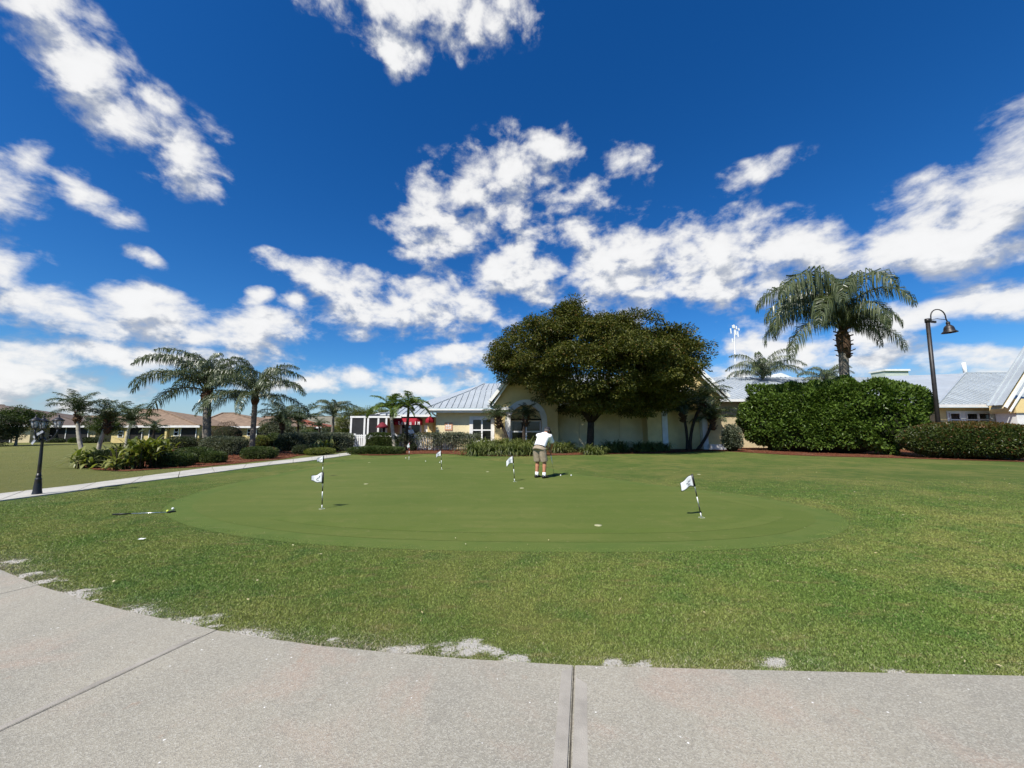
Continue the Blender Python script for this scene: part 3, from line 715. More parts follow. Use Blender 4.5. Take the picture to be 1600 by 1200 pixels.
MB().box(at(663, 672, YA).x, at(670, 672, YA).x, YA - .05, YA + .02, zat(675, YA), zat(664.5, YA)).build('notice_panel', M['white'], club)
MB().box(at(617, 672, YA).x, at(622, 672, YA).x, YA - .05, YA + .02, zat(675, YA), zat(664.5, YA)).build('notice_panel', M['peach'], club)
def awning(px0, px1, pyt, pyb, Y, dep):
    x0, x1 = at(px0, 672, Y).x, at(px1, 672, Y).x; zt, zb = zat(pyt, Y), zat(pyb, Y - dep * .8)
    n = 8; V = []; F = []
    sec = [(-dep * math.sin(math.pi / 2 * k / n), zb + (zt - zb) * math.cos(math.pi / 2 * k / n)) for k in range(n + 1)] + [(-dep, zb - .16)]
    xs_ = [x0, x0 + .35, x1 - .35, x1]
    for i, x in enumerate(xs_):
        for (yy, zz) in sec:
            s = 1 if 0 < i < 3 else .55
            V.append((x, Y + yy * s, zz if s == 1 else zb - .16 + (zz - zb + .16) * (.62 if i in (0, 3) else 1)))
    m_ = len(sec)
    for i in range(3):
        for k in range(m_ - 1): F.append((i*m_ + k, i*m_ + k + 1, (i+1)*m_ + k + 1, (i+1)*m_ + k))
    for i in (0, 3):
        V += [(xs_[i], Y, zb - .16)]; F.append(tuple(i*m_ + k for k in range(m_)) + (len(V) - 1,))
    o = MB().add(V, F, False).build('awning', M['awning'], club); return o, x0, x1, zb, Y - dep
aw, ax0, ax1, azb, ay = awning(615, 660, 651, 661, YA - .02, .95)
# the white lettering on the valance, too far off to read: short upright strokes and loops
sx0 = at(622.5, 672, ay).x; sc = .43
STROKES = {'L': [(0,0,.05,.3),(0,0,.16,.05)], 'e': [(0,0,.05,.22),(0,0,.16,.05),(0,.09,.14,.13),(0,.18,.16,.22)], 'o': [(0,0,.05,.22),(.11,0,.16,.22),(0,0,.16,.05),(0,.17,.16,.22)], 'n': [(0,0,.05,.22),(.11,0,.16,.22),(0,.17,.16,.22)], 's': [(0,0,.16,.05),(.11,.05,.16,.11),(0,.09,.16,.13),(0,.13,.05,.2),(0,.18,.16,.22)], 'I': [(0,0,.06,.26)], 'N': [(0,0,.05,.26),(.12,0,.17,.26),(.05,.12,.12,.2)]}
xx = sx0
for ch in ('L', 'e', 'o', 'n', 's', ' ', 'I', 'N'):
    if ch != ' ':
        mb = MB()
        for (a, b_, c_, d_) in STROKES[ch]: mb.box(xx + a, xx + c_, ay - .012, ay - .003, azb - .14 + b_, azb - .14 + d_)
        mb.build('letter', M['white'], aw)
    xx += .23
awning(666, 678, 650, 657.5, YA - .52, .7)
# peach notice on the wall
nb = MB().box(at(695, 672, YW).x, at(707, 672, YW).x, YW - .05, YW - .005, zat(672.5, YW), zat(660, YW)).build('notice_board', M['peach'], club)
for (a, b_, y0, y1) in ((699.5,701.5,663.5,661.5),(696.3,699,666.5,664.6),(699.4,702.6,666.5,664.6),(703.4,704.8,666.7,664.4),(696.6,698.3,670,668),(699.6,701.4,670.2,668),(702.4,704.6,669.8,667.6)):
    MB().box(at(a, 672, YW).x, at(b_, 672, YW).x, YW - .06, YW - .052, zat(y0, YW), zat(y1, YW)).build('lettering', M['white'], nb)

# ---- gabled bays with arched niche
def gable_bay(xl, xr, Y, zeave, zapex, ax, ar, zspring, back, win=None, rake_col='white'):
    arcN = 20; xs_ = [ax - ar * math.cos(math.pi * k / arcN) for k in range(arcN + 1)]; zs_ = [zspring + ar * math.sin(math.pi * k / arcN) for k in range(arcN + 1)]
    xc = (xl + xr) / 2; top = lambda x: zapex - abs(x - xc) / ((xr - xl) / 2) * (zapex - zeave)
    V = []; F = []
    def q(a, b_, c_, d_): b0 = len(V); V.extend([a, b_, c_, d_]); F.append((b0, b0+1, b0+2, b0+3))
    q((xl, Y, -.1), (xs_[0], Y, -.1), (xs_[0], Y, top(xs_[0])), (xl, Y, top(xl)))
    q((xs_[-1], Y, -.1), (xr, Y, -.1), (xr, Y, top(xr)), (xs_[-1], Y, top(xs_[-1])))
    cols = sorted(set(xs_ + [xc]))
    zi = lambda x: zspring + math.sqrt(max(0, ar * ar - (x - ax) ** 2))
    for a, b_ in zip(cols[:-1], cols[1:]): q((a, Y, zi(a)), (b_, Y, zi(b_)), (b_, Y, top(b_)), (a, Y, top(a)))
    q((xl, Y + back, -.1), (xl, Y, -.1), (xl, Y, top(xl)), (xl, Y + back, top(xl)))
    q((xr, Y, -.1), (xr, Y + back, -.1), (xr, Y + back, top(xr)), (xr, Y, top(xr)))
    MB().add(V, F).build('wall', M['stucco'], club)
    # recess
    rec = .38; mb = MB(); n = len(xs_)
    mb.add([(x, Y + rec, z) for x, z in zip(xs_, zs_)] + [(xs_[-1], Y + rec, -.1), (xs_[0], Y + rec, -.1)], [tuple(range(n + 2))]); mb.build('niche_wall', M['stucco'], club)
    mb = MB(); path = [(xs_[0], -.1)] + list(zip(xs_, zs_)) + [(xs_[-1], -.1)]
    V = [(x, Y, z) for x, z in path] + [(x, Y + rec, z) for x, z in path]; k = len(path)
    mb.add(V, [(i, i + 1, k + i + 1, k + i) for i in range(k - 1)]); mb.build('niche_reveal', M['trim'], club)
    # white arch trim
    tw = .42; V = []; out = [(ax - (ar + tw) * math.cos(math.pi * i / arcN), zspring + (ar + tw) * math.sin(math.pi * i / arcN)) for i in range(arcN + 1)]
    outp = [(ax - ar - tw, -.1)] + out + [(ax + ar + tw, -.1)]
    V = [(x, Y - .08, z) for x, z in path] + [(x, Y - .08, z) for x, z in outp] + [(x, Y - .001, z) for x, z in path] + [(x, Y - .001, z) for x, z in outp]
    F = []
    for i in range(k - 1): F += [(k + i, k + i + 1, i + 1, i), (i, i + 1, 2*k + i + 1, 2*k + i), (k + i + 1, k + i, 3*k + i, 3*k + i + 1)]
    MB().add(V, F).build('arch_trim', M['trim'], club)
    if win:
        z0, z1 = win; window(club, ax - ar + .14, ax + ar - .14, z0, z1, Y + rec - .03, 2, 2, .10, .07)
        MB().box(ax - ar + .02, ax + ar - .02, Y + rec - .22, Y + rec - .10, z1 + .13, z1 + .24).build('ledge', M['barkd'], club)
    else:
        MB().box(ax - ar + .05, ax + ar - .05, Y + rec - .06, Y + rec - .01, .5, zspring + ar * .2).build('niche_panel', M['stucco'], club)
    # roof of the bay, its rakes and fascia boards
    ov = .45; yf = Y - .55; sl = (zapex - zeave) / ((xr - xl) / 2); xl2, xr2 = xl - ov, xr + ov; zl = zeave - ov * sl
    apF, apB = Vector((xc, yf, zapex + .12)), Vector((xc, Y + back, zapex + .12))
    for (xe, sgn) in ((xl2, -1), (xr2, 1)):
        eF, eB = Vector((xe, yf, zl + .12)), Vector((xe, Y + back, zl + .12))
        mb = MB(); mb.add([eF, eB, apB, apF], [(0, 1, 2, 3)]); ro = mb.build('roof', M['metal'], club)
        seam_roof(ro, [eF, eB, apB, apF], (0, 1, 0), .5, M['metal'])
        MB().bar(eF + Vector((0, -.02, -.14)), apF + Vector((0, -.02, -.14)), .07, .24, (0, -1, 0) if False else (0, 0, 1)).build('rake_board', M['white'], club)
        MB().bar(eF + Vector((-sgn * .25, .12, -.34)), apF + Vector((0, .12, -.30)), .06, .14).build('rake_trim', M['white'], club)
        MB().box(min(xe, xe - sgn * .05), max(xe, xe - sgn * .05), yf, Y + back, zl - .1, zl + .1).build('fascia', M['white'], club)
YB = 30.2
bl, br_ = at(773, 672, YB).x, at(872, 672, YB).x; acx = at(822, 672, YB).x
gable_bay(bl, br_, YB, zat(618, YB), zat(556, YB), acx, at(846.5, 672, YB).x - acx, zat(657, YB) , 9, (zat(690, YB), zat(659, YB)))
YB2 = 30.2
bl2, br2 = at(1012, 672, YB2).x, at(1128, 672, YB2).x; ac2 = at(1070, 672, YB2).x
gable_bay(bl2, br2, YB2, zat(612, YB2), zat(556, YB2), ac2, at(1097, 672, YB2).x - ac2, zat(640, YB2), 9, None)
MB().box(at(1104, 672, YB2).x, at(1130, 672, YB2).x, YB2 - .45, YB2 - .09, -.1, zat(694, YB2)).build('plinth', M['trim'], club)
# ---- middle wall between the bays, and the ridge behind
YM = 31.4; zm = zat(632, YM)
MB().box(br_ + .002, bl2 - .002, YM, YM + 8, -.1, zm).build('wall', M['stucco2'], club)
for px in (905, 968):
    MB().box(at(px, 672, YM).x - .02, at(px, 672, YM).x + .02, YM - .012, YM - .001, 0, zm - .05).build('control_joint', M['beige'], club)
mid = [Vector((br_ - 1, YM - .8, zm)), Vector((bl2 + 1, YM - .8, zm)), Vector((bl2 + 1, YM + 8, zm + 3.6)), Vector((br_ - 1, YM + 8, zm + 3.6))]
r3 = MB().add(mid, [(0, 1, 2, 3)]).build('roof', M['metal'], club); seam_roof(r3, mid, (1, 0, 0), .48, M['metal'])
MB().box(br_ + .5, bl2 - .5, YM - .88, YM - .79, zm - .18, zm + .01).build('fascia', M['white'], club)
# ---- wall and roof right of the second bay, running behind the tall hedge
YR = 33.0; zr = zat(625, YR); x_r0, x_r1 = br2 - .2, at(1470, 672, YR).x
MB().box(x_r0, x_r1, YR, YR + 8, -.1, zr).build('wall', M['beige'], club)
rr = [Vector((x_r0, YR - .8, zr)), Vector((x_r1, YR - .8, zr)), at(1470, 590, YR + 9), at(1105, 594, YR + 9)]; rr[3].z = rr[2].z
r4 = MB().add(rr, [(0, 1, 2, 3)]).build('roof', M['metal'], club); seam_roof(r4, rr, (1, 0, 0), .48, M['metal'])
MB().box(x_r0, x_r1, YR - .88, YR - .79, zr - .2, zr + .01).build('fascia', M['white'], club)
# ---- right wing
YE = 27.5; ze = zat(636, YE - .7)
xe0, xe1 = at(1470, 672, YE).x, at(1600, 672, YE).x + 6
MB().box(xe0, xe1, YE, YE + 9, -.1, ze).build('wall', M['stucco'], club)
eaL = at(1466, 632, YE - .7); eaR = Vector((at(1592, 672, YE).x, YE - .7, eaL.z)); slope = .47
def on_plane(px, py):
    d = ray(px, py); # z = eaL.z + slope*(y - (YE-.7))
    s = (eaL.z - slope * (YE - .7) - CAMH) / (d.z - slope * d.y); return Vector((d.x * s, d.y * s, CAMH + d.z * s))
pk = on_plane(1508, 583.5); pr = Vector((eaR.x + (pk.y - eaR.y) * .9 + 6, pk.y, pk.z))
fr = [eaL, eaR, pr, pk]
mb = MB(); mb.add(fr, [(0, 1, 2, 3)]); lf = [eaL, pk, at(1380, 588, pk.y + 2), at(1395, 636, pk.y - 2)]
mb.add(lf, [(0, 1, 2, 3)]); r5 = mb.build('roof', M['metal'], club)
seam_roof(r5, fr, (1, 0, 0), .42, M['metal'])
MB().bar(eaL + Vector((0, 0, .06)), pk + Vector((0, 0, .06)), .13, .08).build('hip_cap', M['metal'], r5)
MB().bar(pk + Vector((0, 0, .05)), pr + Vector((0, 0, .05)), .16, .09).build('ridge_cap', M['metal'], r5)
MB().box(eaL.x, eaR.x, YE - .79, YE - .71, eaL.z - .2, eaL.z + .0).build('fascia', M['trim'], club)
MB().tube([pk + Vector((.3, .2, -.2)), pk + Vector((.22, .2, 1.0))], .14, 8).build('vent_pipe', M['white'], club)
MB().box(at(1482, 672, YE).x, at(1590, 672, YE).x, YE - .05, YE - .001, zat(690, YE), zat(642, YE)).build('window_band', M['white'], club)
for (a, b_) in ((1486, 1500), (1512, 1528), (1530.5, 1547), (1558, 1573.5)):
    window(club, at(a, 672, YE).x, at(b_, 672, YE).x, zat(675, YE), zat(646.5, YE), YE - .06, 1, 3, .05, .05)
# porch gable at the right edge
cx0 = at(1583, 672, 25.5)
MB().box(cx0.x, cx0.x + 2.2, 25.2, 26.6, zat(645, 25.2), zat(623, 25.2)).build('column_cap', M['stucco'], club)
MB().box(cx0.x + .12, cx0.x + 2.0, 25.3, 26.4, -.1, zat(645, 25.2) - .002).build('column', M['trim'], club)
gA, gB = at(1566, 633, 25.0), at(1606, 570, 25.0); 
gdir = (gB - gA); gC = gA + gdir * 1.75
back_ = Vector((0, .8, 0))
gp = MB().add([gA, gC, gC + back_, gA + back_], [(0, 1, 2, 3)]).build('roof', M['metal'], club)
seam_roof(gp, [gA, gC, gC + back_, gA + back_], (0, 1, 0), .45, M['metal'])
MB().bar(gA + Vector((.12, -.05, -.16)), gC + Vector((.12, -.05, -.16)), .08, .17).build('rake_board', M['white'], club)
MB().bar(gA + Vector((.5, .05, -.42)), gC + Vector((.5, .05, -.42)), .06, .10).build('rake_trim', M['white'], club)
sof = [gA + Vector((.1, .02, -.2)), gC + Vector((.1, .02, -.2)), gC + Vector((.1, .75, -.25)), gA + Vector((.1, .75, -.25))]
MB().add(sof, [(0, 1, 2, 3)]).build('soffit', M['beige'], club)

# ---- distant pale building over the roof line
ob = thing('flat_roofed_building', 'pale green flat roofed block showing above the clubhouse roof ridge', 'building', (at(1412, 672, 75).x, 75, 0))
w_ = 44 / FPX * 75; h_ = zat(577, 75)
MB().box(-w_ * .42, w_ * .42, 0, 3, -.1, h_ - .35).build('wall', plain('pale_green_wall', (.50, .56, .49), .8, .05), ob)
MB().box(-w_ * .45, w_ * .45, -.3, 3.3, h_ - .35, h_).build('parapet', M['white'], ob)
for k in range(2): MB().box(-w_ * .36 + k * 1.9, -w_ * .36 + k * 1.9 + 1.2, -.06, .02, 2.0, 3.6).build('window', M['glass'], ob)
ob2 = thing('white_building', 'small white gabled building tip seen beyond the lone background palm', 'building', (at(1228, 672, 60).x, 60, 0))
hz = zat(583, 60)
MB().box(-3.4, 3.4, 0, 8, -.1, hz - 1.6).build('wall', M['white'], ob2)
MB().add([(-3.8, -.3, hz - 1.6), (3.8, -.3, hz - 1.6), (3.8, 8.3, hz - 1.6), (-3.8, 8.3, hz - 1.6), (-.2, -.3, hz), (-.2, 8.3, hz)], [(0, 1, 4), (2, 3, 5), (1, 2, 5, 4), (3, 0, 4, 5), (0, 3, 2, 1)]).build('roof', M['white'], ob2)

# ---- antenna mast
ant = thing('antenna_mast', 'slim white antenna mast with clustered panels above the clubhouse roof', 'mast', (at(1155, 672, 70).x, 70, 0))
zt = zat(508, 70); x0_ = (at(1147.5, 508, 70).x - at(1155, 672, 70).x)
MB().tube([(0, 0, 0), (0, 0, zt * .55), (x0_, 0, zt)], [.22, .17, .10], 8).build('pole', M['galv'], ant)
for k, (fx, fz, hh) in enumerate(((-.75, .945, 1.3), (.55, .915, 1.4), (-.15, .985, .9), (.3, .975, .8), (-.4, .985, .7), (-.5, .86, .9), (.15, .93, 1.2), (.75, .96, .6))):
    xx = x0_ * (fz - .55) / .45 + fx
    MB().bar((xx, -.15, zt * fz - hh * .38), (xx - .05, -.15, zt * fz + hh * .38), .19, .12).build('antenna_panel', M['white'], ant)
    MB().bar((xx, -.08, zt * fz), (x0_ * (fz - .55) / .45, 0, zt * fz), .05, .05).build('bracket', M['galv'], ant)

# ---- screened pool cage
cage = thing('pool_cage', 'white framed screen enclosure beside the red awnings', 'enclosure', (0, 0, 0))
YC = 31.5; zc = zat(653, YC)
cx_ = [at(p, 672, YC).x for p in (548.5, 569.5, 575, 591, 603.5)]
for x in cx_: MB().box(x - .07, x + .07, YC - .06, YC + .06, 0, zc).build('post', M['white'], cage)
MB().box(cx_[0] - .1, cx_[-1] + 1.2, YC - .08, YC + .08, zc + .002, zc + .15).build('beam', M['white'], cage)
MB().box(cx_[0], cx_[-1] + 1.2, YC - .04, YC + .04, 1.0, 1.1).build('beam', M['white'], cage)
for a, b_ in zip(cx_[:-1], cx_[1:]): MB().box(a + .075, b_ - .075, YC - .01, YC + .01, 1.11, zc - .005).build('screen_panel', M['screen'] if a == cx_[0] else M['dark'], cage)
for (a, b_) in (((575, 652.5), (592, 646)), ((592, 646), (625, 643)), ((597, 652.5), (612, 645))):
    p, q_ = at(*a, YC), at(*b_, YC + 4); MB().bar(p, q_, .1, .1).build('rafter', M['white'], cage)
tp = [Vector((cx_[0], YC + .1, zc + .12)), Vector((cx_[-1] + 1, YC + .1, zc + .12)), at(628, 643.5, YC + 5), at(585, 647, YC + 5)]
MB().add(tp, [(0, 1, 2, 3)]).build('screen_roof', M['screen'], cage)
MB().add([(cx_[0], YC + .1, 0), (cx_[0], YC + 5, 0), (cx_[0], YC + 5, zc), (cx_[0], YC + .1, zc)], [(0, 1, 2, 3)]).build('screen_panel', M['screen'], cage)
umb = thing('red_umbrella', 'red patio umbrella standing inside the screen enclosure', 'umbrella', (at(597, 672, 31.0).x, 31.0, 0))
MB().lathe([(1.05 * .5, zat(668.5, 31.0)), (.80 * .5, zat(665, 31)), (.45 * .5, zat(661.5, 31.0)), (.02, zat(659.5, 31))], 10).build('canopy', plain('dimmed_red_canvas', (.17, .012, .022), .8, .1), umb)  # red darkened in the colour, as if dimmed behind the screen
MB().tube([(0, 0, 0), (0, 0, zat(662, 31.0))], .03, 6).build('pole', M['white'], umb)

# ---- white picket fence
fence = thing('picket_fence', 'white picket fence between hedge and clubhouse wall', 'fence', (0, 0, 0))
YF = 28.6; xf0, xf1 = at(554, 672, YF).x, at(742, 672, YF).x; zf = zat(678.5, YF)
pk_me = None; k = 0; xx = xf0
while xx < xf1:
    if pk_me is None:
        mb = MB(); mb.add([(-.045, -.012, .08), (.045, -.012, .08), (.045, -.012, zf - .06), (0, -.012, zf), (-.045, -.012, zf - .06), (-.045, .012, .08), (.045, .012, .08), (.045, .012, zf - .06), (0, .012, zf), (-.045, .012, zf - .06)],
            [(0,1,2,3,4), (9,8,7,6,5), (0,5,6,1), (1,6,7,2), (2,7,8,3), (3,8,9,4), (4,9,5,0)])
        pk_me = mb.mesh('picket'); pk_me.materials.append(M['white'])
    o = link('picket', pk_me, None, fence); o.location = (xx, YF, 0); xx += .135; k += 1
for z in (.28, zf - .28): MB().box(xf0, xf1, YF + .014, YF + .05, z, z + .08).build('rail', M['white'], fence)
for f in np.linspace(0, 1, 7): xq = xf0 + (xf1 - xf0) * f; MB().box(xq - .06, xq + .06, YF + .052, YF + .17, 0, zf + .05).build('post', M['white'], fence)

# ================================================================== houses across the lawn
def house(label, px0, px1, Y, eave_py, ridge_py, rpx0, rpx1, roof, wall, openings, depth=11, group='houses across the lawn'):
    x0, x1 = at(px0, 672, Y).x, at(px1, 672, Y).x; ze = zat(eave_py, Y); Yr = Y + depth / 2
    zr_ = at(800, ridge_py, Yr).z; r0, r1 = at(rpx0, 672, Yr).x, at(rpx1, 672, Yr).x
    o = thing('house', label, 'house', ((x0 + x1) / 2, Y, 0), 0, group); cx = (x0 + x1) / 2
    l = lambda p: (p[0] - cx, p[1] - Y, p[2])
    MB().box(x0 - cx + .5, x1 - cx - .5, .6, depth - .6, -.1, ze).build('wall', wall, o)
    E = [(x0, Y, ze), (x1, Y, ze), (x1, Y + depth, ze), (x0, Y + depth, ze)]; Rg = [(r0, Yr, zr_), (r1, Yr, zr_)]
    V = [l(p) for p in E + Rg]
    ro = MB().add(V, [(0, 1, 5, 4), (1, 2, 5), (2, 3, 4, 5), (3, 0, 4), (0, 3, 2, 1)]).build('roof', roof, o)
    # shingle courses, proud of the roof deck, as far as they can be told apart
    MB().bar(Vector(V[4]) + Vector((0, 0, .05)), Vector(V[5]) + Vector((0, 0, .05)), .3, .1).build('ridge_cap', roof, ro)
    for a, b_ in ((0, 4), (1, 5)): MB().bar(Vector(V[a]) + Vector((0, 0, .06)), Vector(V[b_]) + Vector((0, 0, .06)), .26, .1).build('hip_cap', roof, ro)
    MB().box(x0 - cx, x1 - cx, -.06, -.002, ze - .22, ze + .02).build('fascia', M['trim'], o)
    for (kind, a, b_, yt, yb) in openings:
        xa, xb = at(a, 672, Y + .6).x - cx, at(b_, 672, Y + .6).x - cx; zt_, zb_ = zat(yt, Y + .6), max(0.02, zat(yb, Y + .6))
        if kind == 'screen':
            s = MB().box(xa, xb, .52, .58, zb_, zt_).build('screen_wall', M['dark'], o)
            n = max(1, int((xb - xa) / 2.2))
            for i in range(n + 1): MB().box(xa + (xb - xa) * i / n - .04, xa + (xb - xa) * i / n + .04, .46, .515, zb_, zt_).build('post', M['trim'], s)
        elif kind == 'window':
            w = MB().box(xa - .1, xb + .1, .54, .62, zb_ - .1, zt_ + .1).build('window', M['white'], o)
            for z0, z1 in ((zb_, (zb_ + zt_) / 2 - .04), ((zb_ + zt_) / 2 + .04, zt_)): MB().box(xa, xb, .50, .535, z0, z1).build('pane', M['glass'], w)
        elif kind == 'column': MB().box(xa, xb, .25, .49, 0, zt_).build('column', M['trim'] if yb < 680 else wall, o)
    return o
house('grey brown roofed house at the left edge behind the leaning palms', -120, 45, 46, 664, 633, -60, -2, M['shin2'], M['beige'], [('screen', -80, 20, 667, 691)], 16)
house('house with grey roof and long black screened porch behind the lantern post', 26, 148, 48, 665, 647, 58, 78, M['shin2'], M['beige'], [('screen', 34, 66, 668, 690), ('screen', 70, 140, 667, 691)], 12)
house('low brown roofed house between the lantern post and the yellow house', 96, 205, 58, 664, 650, 112, 190, M['shin1'], M['tan_wall'], [('screen', 122, 134, 667, 689), ('window', 146, 152, 674, 681), ('screen', 155, 164, 669, 689)], 10)
house('yellow house with brown hip roof left of the big feather palm', 160, 312, 45, 665, 640, 216, 246, M['shin1'], M['tan_wall'],
      [('window', 187, 193, 674.5, 682), ('screen', 204, 224, 668, 687), ('column', 200, 203, 666, 690), ('screen', 235, 261, 668, 687), ('column', 262, 265, 666, 690), ('window', 274, 279, 670, 680), ('screen', 284, 308, 668, 687)], 13)
house('yellow house with brown hip roof right behind the big feather palm', 296, 432, 50, 666, 645.5, 346, 362, M['shin1'], M['tan_wall'],
      [('screen', 300, 320, 669, 687), ('column', 293.5, 296, 667, 690), ('screen', 340, 372, 669, 687), ('window', 388, 394, 671, 680), ('screen', 402, 424, 669, 686)], 12)
house('brown roofed house half hidden behind the drooping feather palm fronds', 395, 480, 66, 666, 650.5, 412, 452, M['shin1'], M['beige'], [('screen', 414, 424, 668, 684), ('column', 402, 408, 667, 672), ('screen', 430, 470, 668, 684)], 10)
house('house with small red hip roof beyond the long clipped hedge', 448, 502, 60, 667, 657, 470, 478, M['shin3'], M['beige'], [('screen', 466, 479, 668, 684), ('column', 480, 484, 667, 672), ('screen', 486, 498, 668, 684)], 8)
house('house with wide grey roof beyond the clipped hedge and far palm', 462, 580, 74, 667.5, 650.5, 482, 520, M['shin4'], M['beige'], [('screen', 500, 514, 669, 682), ('window', 520, 526, 671, 678), ('screen', 532, 560, 669, 682)], 12)
# ================================================================== planting
# ---- clipped hedges and shrubs
def shrub_mesh(size, n, ll, lw, power, seed, bump_=.08, outward=.9):
    r = np.random.default_rng(seed); D = unit(r.normal(size=(n * 2, 3))); D = D[D[:, 2] > -.75][:n]; n = len(D)
    S = np.array(size) / 2
    # aim rays so that long hedges are covered evenly
    Q = D * (S ** .55); Q = unit(Q); q = Q / S
    rad = (np.abs(q) ** power).sum(1) ** (-1 / power); P = Q * rad[:, None]
    f = 1 + bump_ * lump(P, seed + 1, 1.6) + bump_ * .6 * lump(P, seed + 2, 4.5)
    P = P * f[:, None]
    N = unit(np.sign(P) * np.abs(P / S) ** (power - 1) / S)
    depth = r.uniform(0, 1, n) ** 2 * min(.5, .30 * min(size)); P = P - N * depth[:, None]
    A = unit(N * outward + r.normal(size=(n, 3)) * .75 + np.array([0, 0, .25]))
    P[:, 2] += S[2]; P[:, 2] = np.maximum(P[:, 2], .03)
    return leaf_mesh('foliage', P, A, r.uniform(.7, 1.25, n) * ll, r.uniform(.75, 1.2, n) * lw, r)
def core_mesh(size, power, k=.84):
    V = []; F = []; nu, nv = 20, 11; S = np.array(size) / 2 * k
    for j in range(nv + 1):
        th = math.pi * j / nv
        for i in range(nu):
            ph = 2 * math.pi * i / nu; d = np.array([math.sin(th) * math.cos(ph), math.sin(th) * math.sin(ph), math.cos(th)]) * S ** .55
            d /= np.linalg.norm(d) + 1e-9; rr_ = (np.abs(d / S) ** power).sum() ** (-1 / power); p = d * rr_; V.append((p[0], p[1], max(p[2] + S[2], 0.0)))
    for j in range(nv):
        for i in range(nu): F.append((j*nu + i, (j+1)*nu + i, (j+1)*nu + (i+1) % nu, j*nu + (i+1) % nu))
    return MB().add(V, F, True).mesh('dark_core')
SEED = [100]
def shrub(name, label, cat, loc, size, n, ll, lw, mat, power=3.0, rz=0, group=None, bump_=.08, top=None):
    SEED[0] += 7
    o = thing(name, label, cat, loc, rz, group)
    link('foliage', shrub_mesh(size, n, ll, lw, power, SEED[0], bump_), mat, o)
    link('dark_core', core_mesh(size, power), M['hedge_core'], o)  # solid dark body added inside the leaves to block the view through
    if top:
        me = shrub_mesh(size, top[1], ll, lw, power, SEED[0] + 3, bump_)
        co = np.empty(len(me.vertices) * 3, np.float32); me.vertices.foreach_get('co', co); co = co.reshape(-1, 4, 3); k = co[:, 0, 2] > size[2] * top[2]
        link('new_growth', np_mesh('new_growth', co[k].reshape(-1, 3) + np.array([0, 0, .04]), np.arange(4 * k.sum()).reshape(-1, 4)), top[0], o)
    return o
def shrub_px(name, label, x0, x1, yt, yb, mat, n=2500, ll=.09, lw=.045, power=2.6, dr=.8, group=None, bump_=.10, cat='shrub', dmax=3.0):
    c = gnd((x0 + x1) / 2, yb); w = (x1 - x0) / FPX * c.y / 1.0; dep = min(w * dr, dmax); Yc = c.y + dep / 2
    h = zat(yt, Yc - dep * .15); x = at((x0 + x1) / 2, 672, Yc).x
    return shrub(name, label, cat, (x, Yc, 0), (w * Yc / c.y, dep, h), n, ll, lw, mat, power, 0, group, bump_)
# tall hedge and the low one in front of the right wing
a_, b_ = gnd(1146, 704), gnd(1462, 716); cx = (a_ + b_) / 2; dirn = (b_ - a_); ang = math.atan2(dirn.y, dirn.x)
hh = zat(596, cx.y + .6)
shrub('tall_hedge', 'tall dense hedge of glossy round leaves below the big drooping palm', 'hedge', (at(1286, 672, cx.y + 1.5).x, cx.y + 1.5, 0), (dirn.length * .985, 3.4, hh), 48000, .22, .13, L['clusia'], 2.8, ang, bump_=.14)
a_, b_ = gnd(1398, 716.5), gnd(1625, 724); cx = (a_ + b_) / 2; dirn = (b_ - a_); ang = math.atan2(dirn.y, dirn.x)
shrub('low_hedge', 'low rounded hedge with reddish new growth in front of the right wing', 'hedge', (at(1512, 672, cx.y + 1.2).x, cx.y + 1.2, 0), (dirn.length + .6, 2.8, zat(661, cx.y + 1.1)), 34000, .11, .06, L['ixora'], 2.15, ang, bump_=.05, top=(L['ixtop'], 22000, .82))
shrub_px('variegated_shrub', 'pale leafed shrub squeezed between the tall hedge and the right bay', 1128, 1156, 664, 706, L['silver'], 2600, .13, .07, 2.4, .8)
# left bed
SB = 'shrubs in the left planting bed'
shrub_px('dark_shrub', 'dark rounded shrub between two pale leafed clumps at the bed tip', 150, 186, 705, 732.5, L['dkshrub'], 5200, .085, .05, 2.6, .9, SB)
shrub_px('clipped_shrub', 'wide bright topped clipped shrub nearest the walkway', 246, 303, 709, 730.5, L['box'], 8000, .06, .032, 3.4, .8, SB, .05)
shrub_px('clipped_shrub', 'clipped shrub behind the wide bright topped one', 281, 332, 700, 724.5, L['box'], 7000, .06, .032, 3.2, .8, SB, .06)
shrub_px('clipped_shrub', 'smallest clipped shrub, on the walkway side of the silvery block hedge', 322, 354, 706.5, 724.5, L['box'], 4000, .06, .032, 3.0, .8, SB, .08)
shrub_px('rounded_shrub', 'loose green shrub in front of the yellow house, left of the silvery block', 264, 308, 683, 703, L['dkshrub'], 5000, .09, .05, 2.6, .8, SB)
shrub_px('silver_hedge', 'silvery clipped block hedge at the foot of the big feather palm', 322, 386, 682.5, 712, L['silver'], 11000, .075, .045, 4.5, .7, SB, .05, 'hedge')
shrub_px('clipped_shrub', 'wide clipped dome alone on red mulch below the drooping feather palm', 386, 432, 699, 718.5, L['box'], 6500, .06, .032, 3.4, .8, SB, .05)
shrub_px('bronze_shrub', 'airy bronze leafed shrub behind the silvery block hedge', 334, 380, 661, 694, L['redshrub'], 2600, .11, .05, 2.2, .8, SB, .18)
shrub_px('yellow_shrub', 'yellowish green bush beside the drooping palm trunk', 398, 420, 680, 700, L['yellow'], 2200, .10, .05, 2.3, .9, SB, .14)
shrub_px('dark_shrub', 'dark spreading shrub with open base at the end of the long hedge', 432, 470, 681, 705.5, L['dkshrub'], 5500, .10, .055, 2.4, .9, SB, .14)
shrub_px('rounded_shrub', 'green shrub by the yellow bush and drooping palm trunk', 417, 438, 677, 699, L['box'], 2800, .10, .055, 2.4, .9, SB, .12)
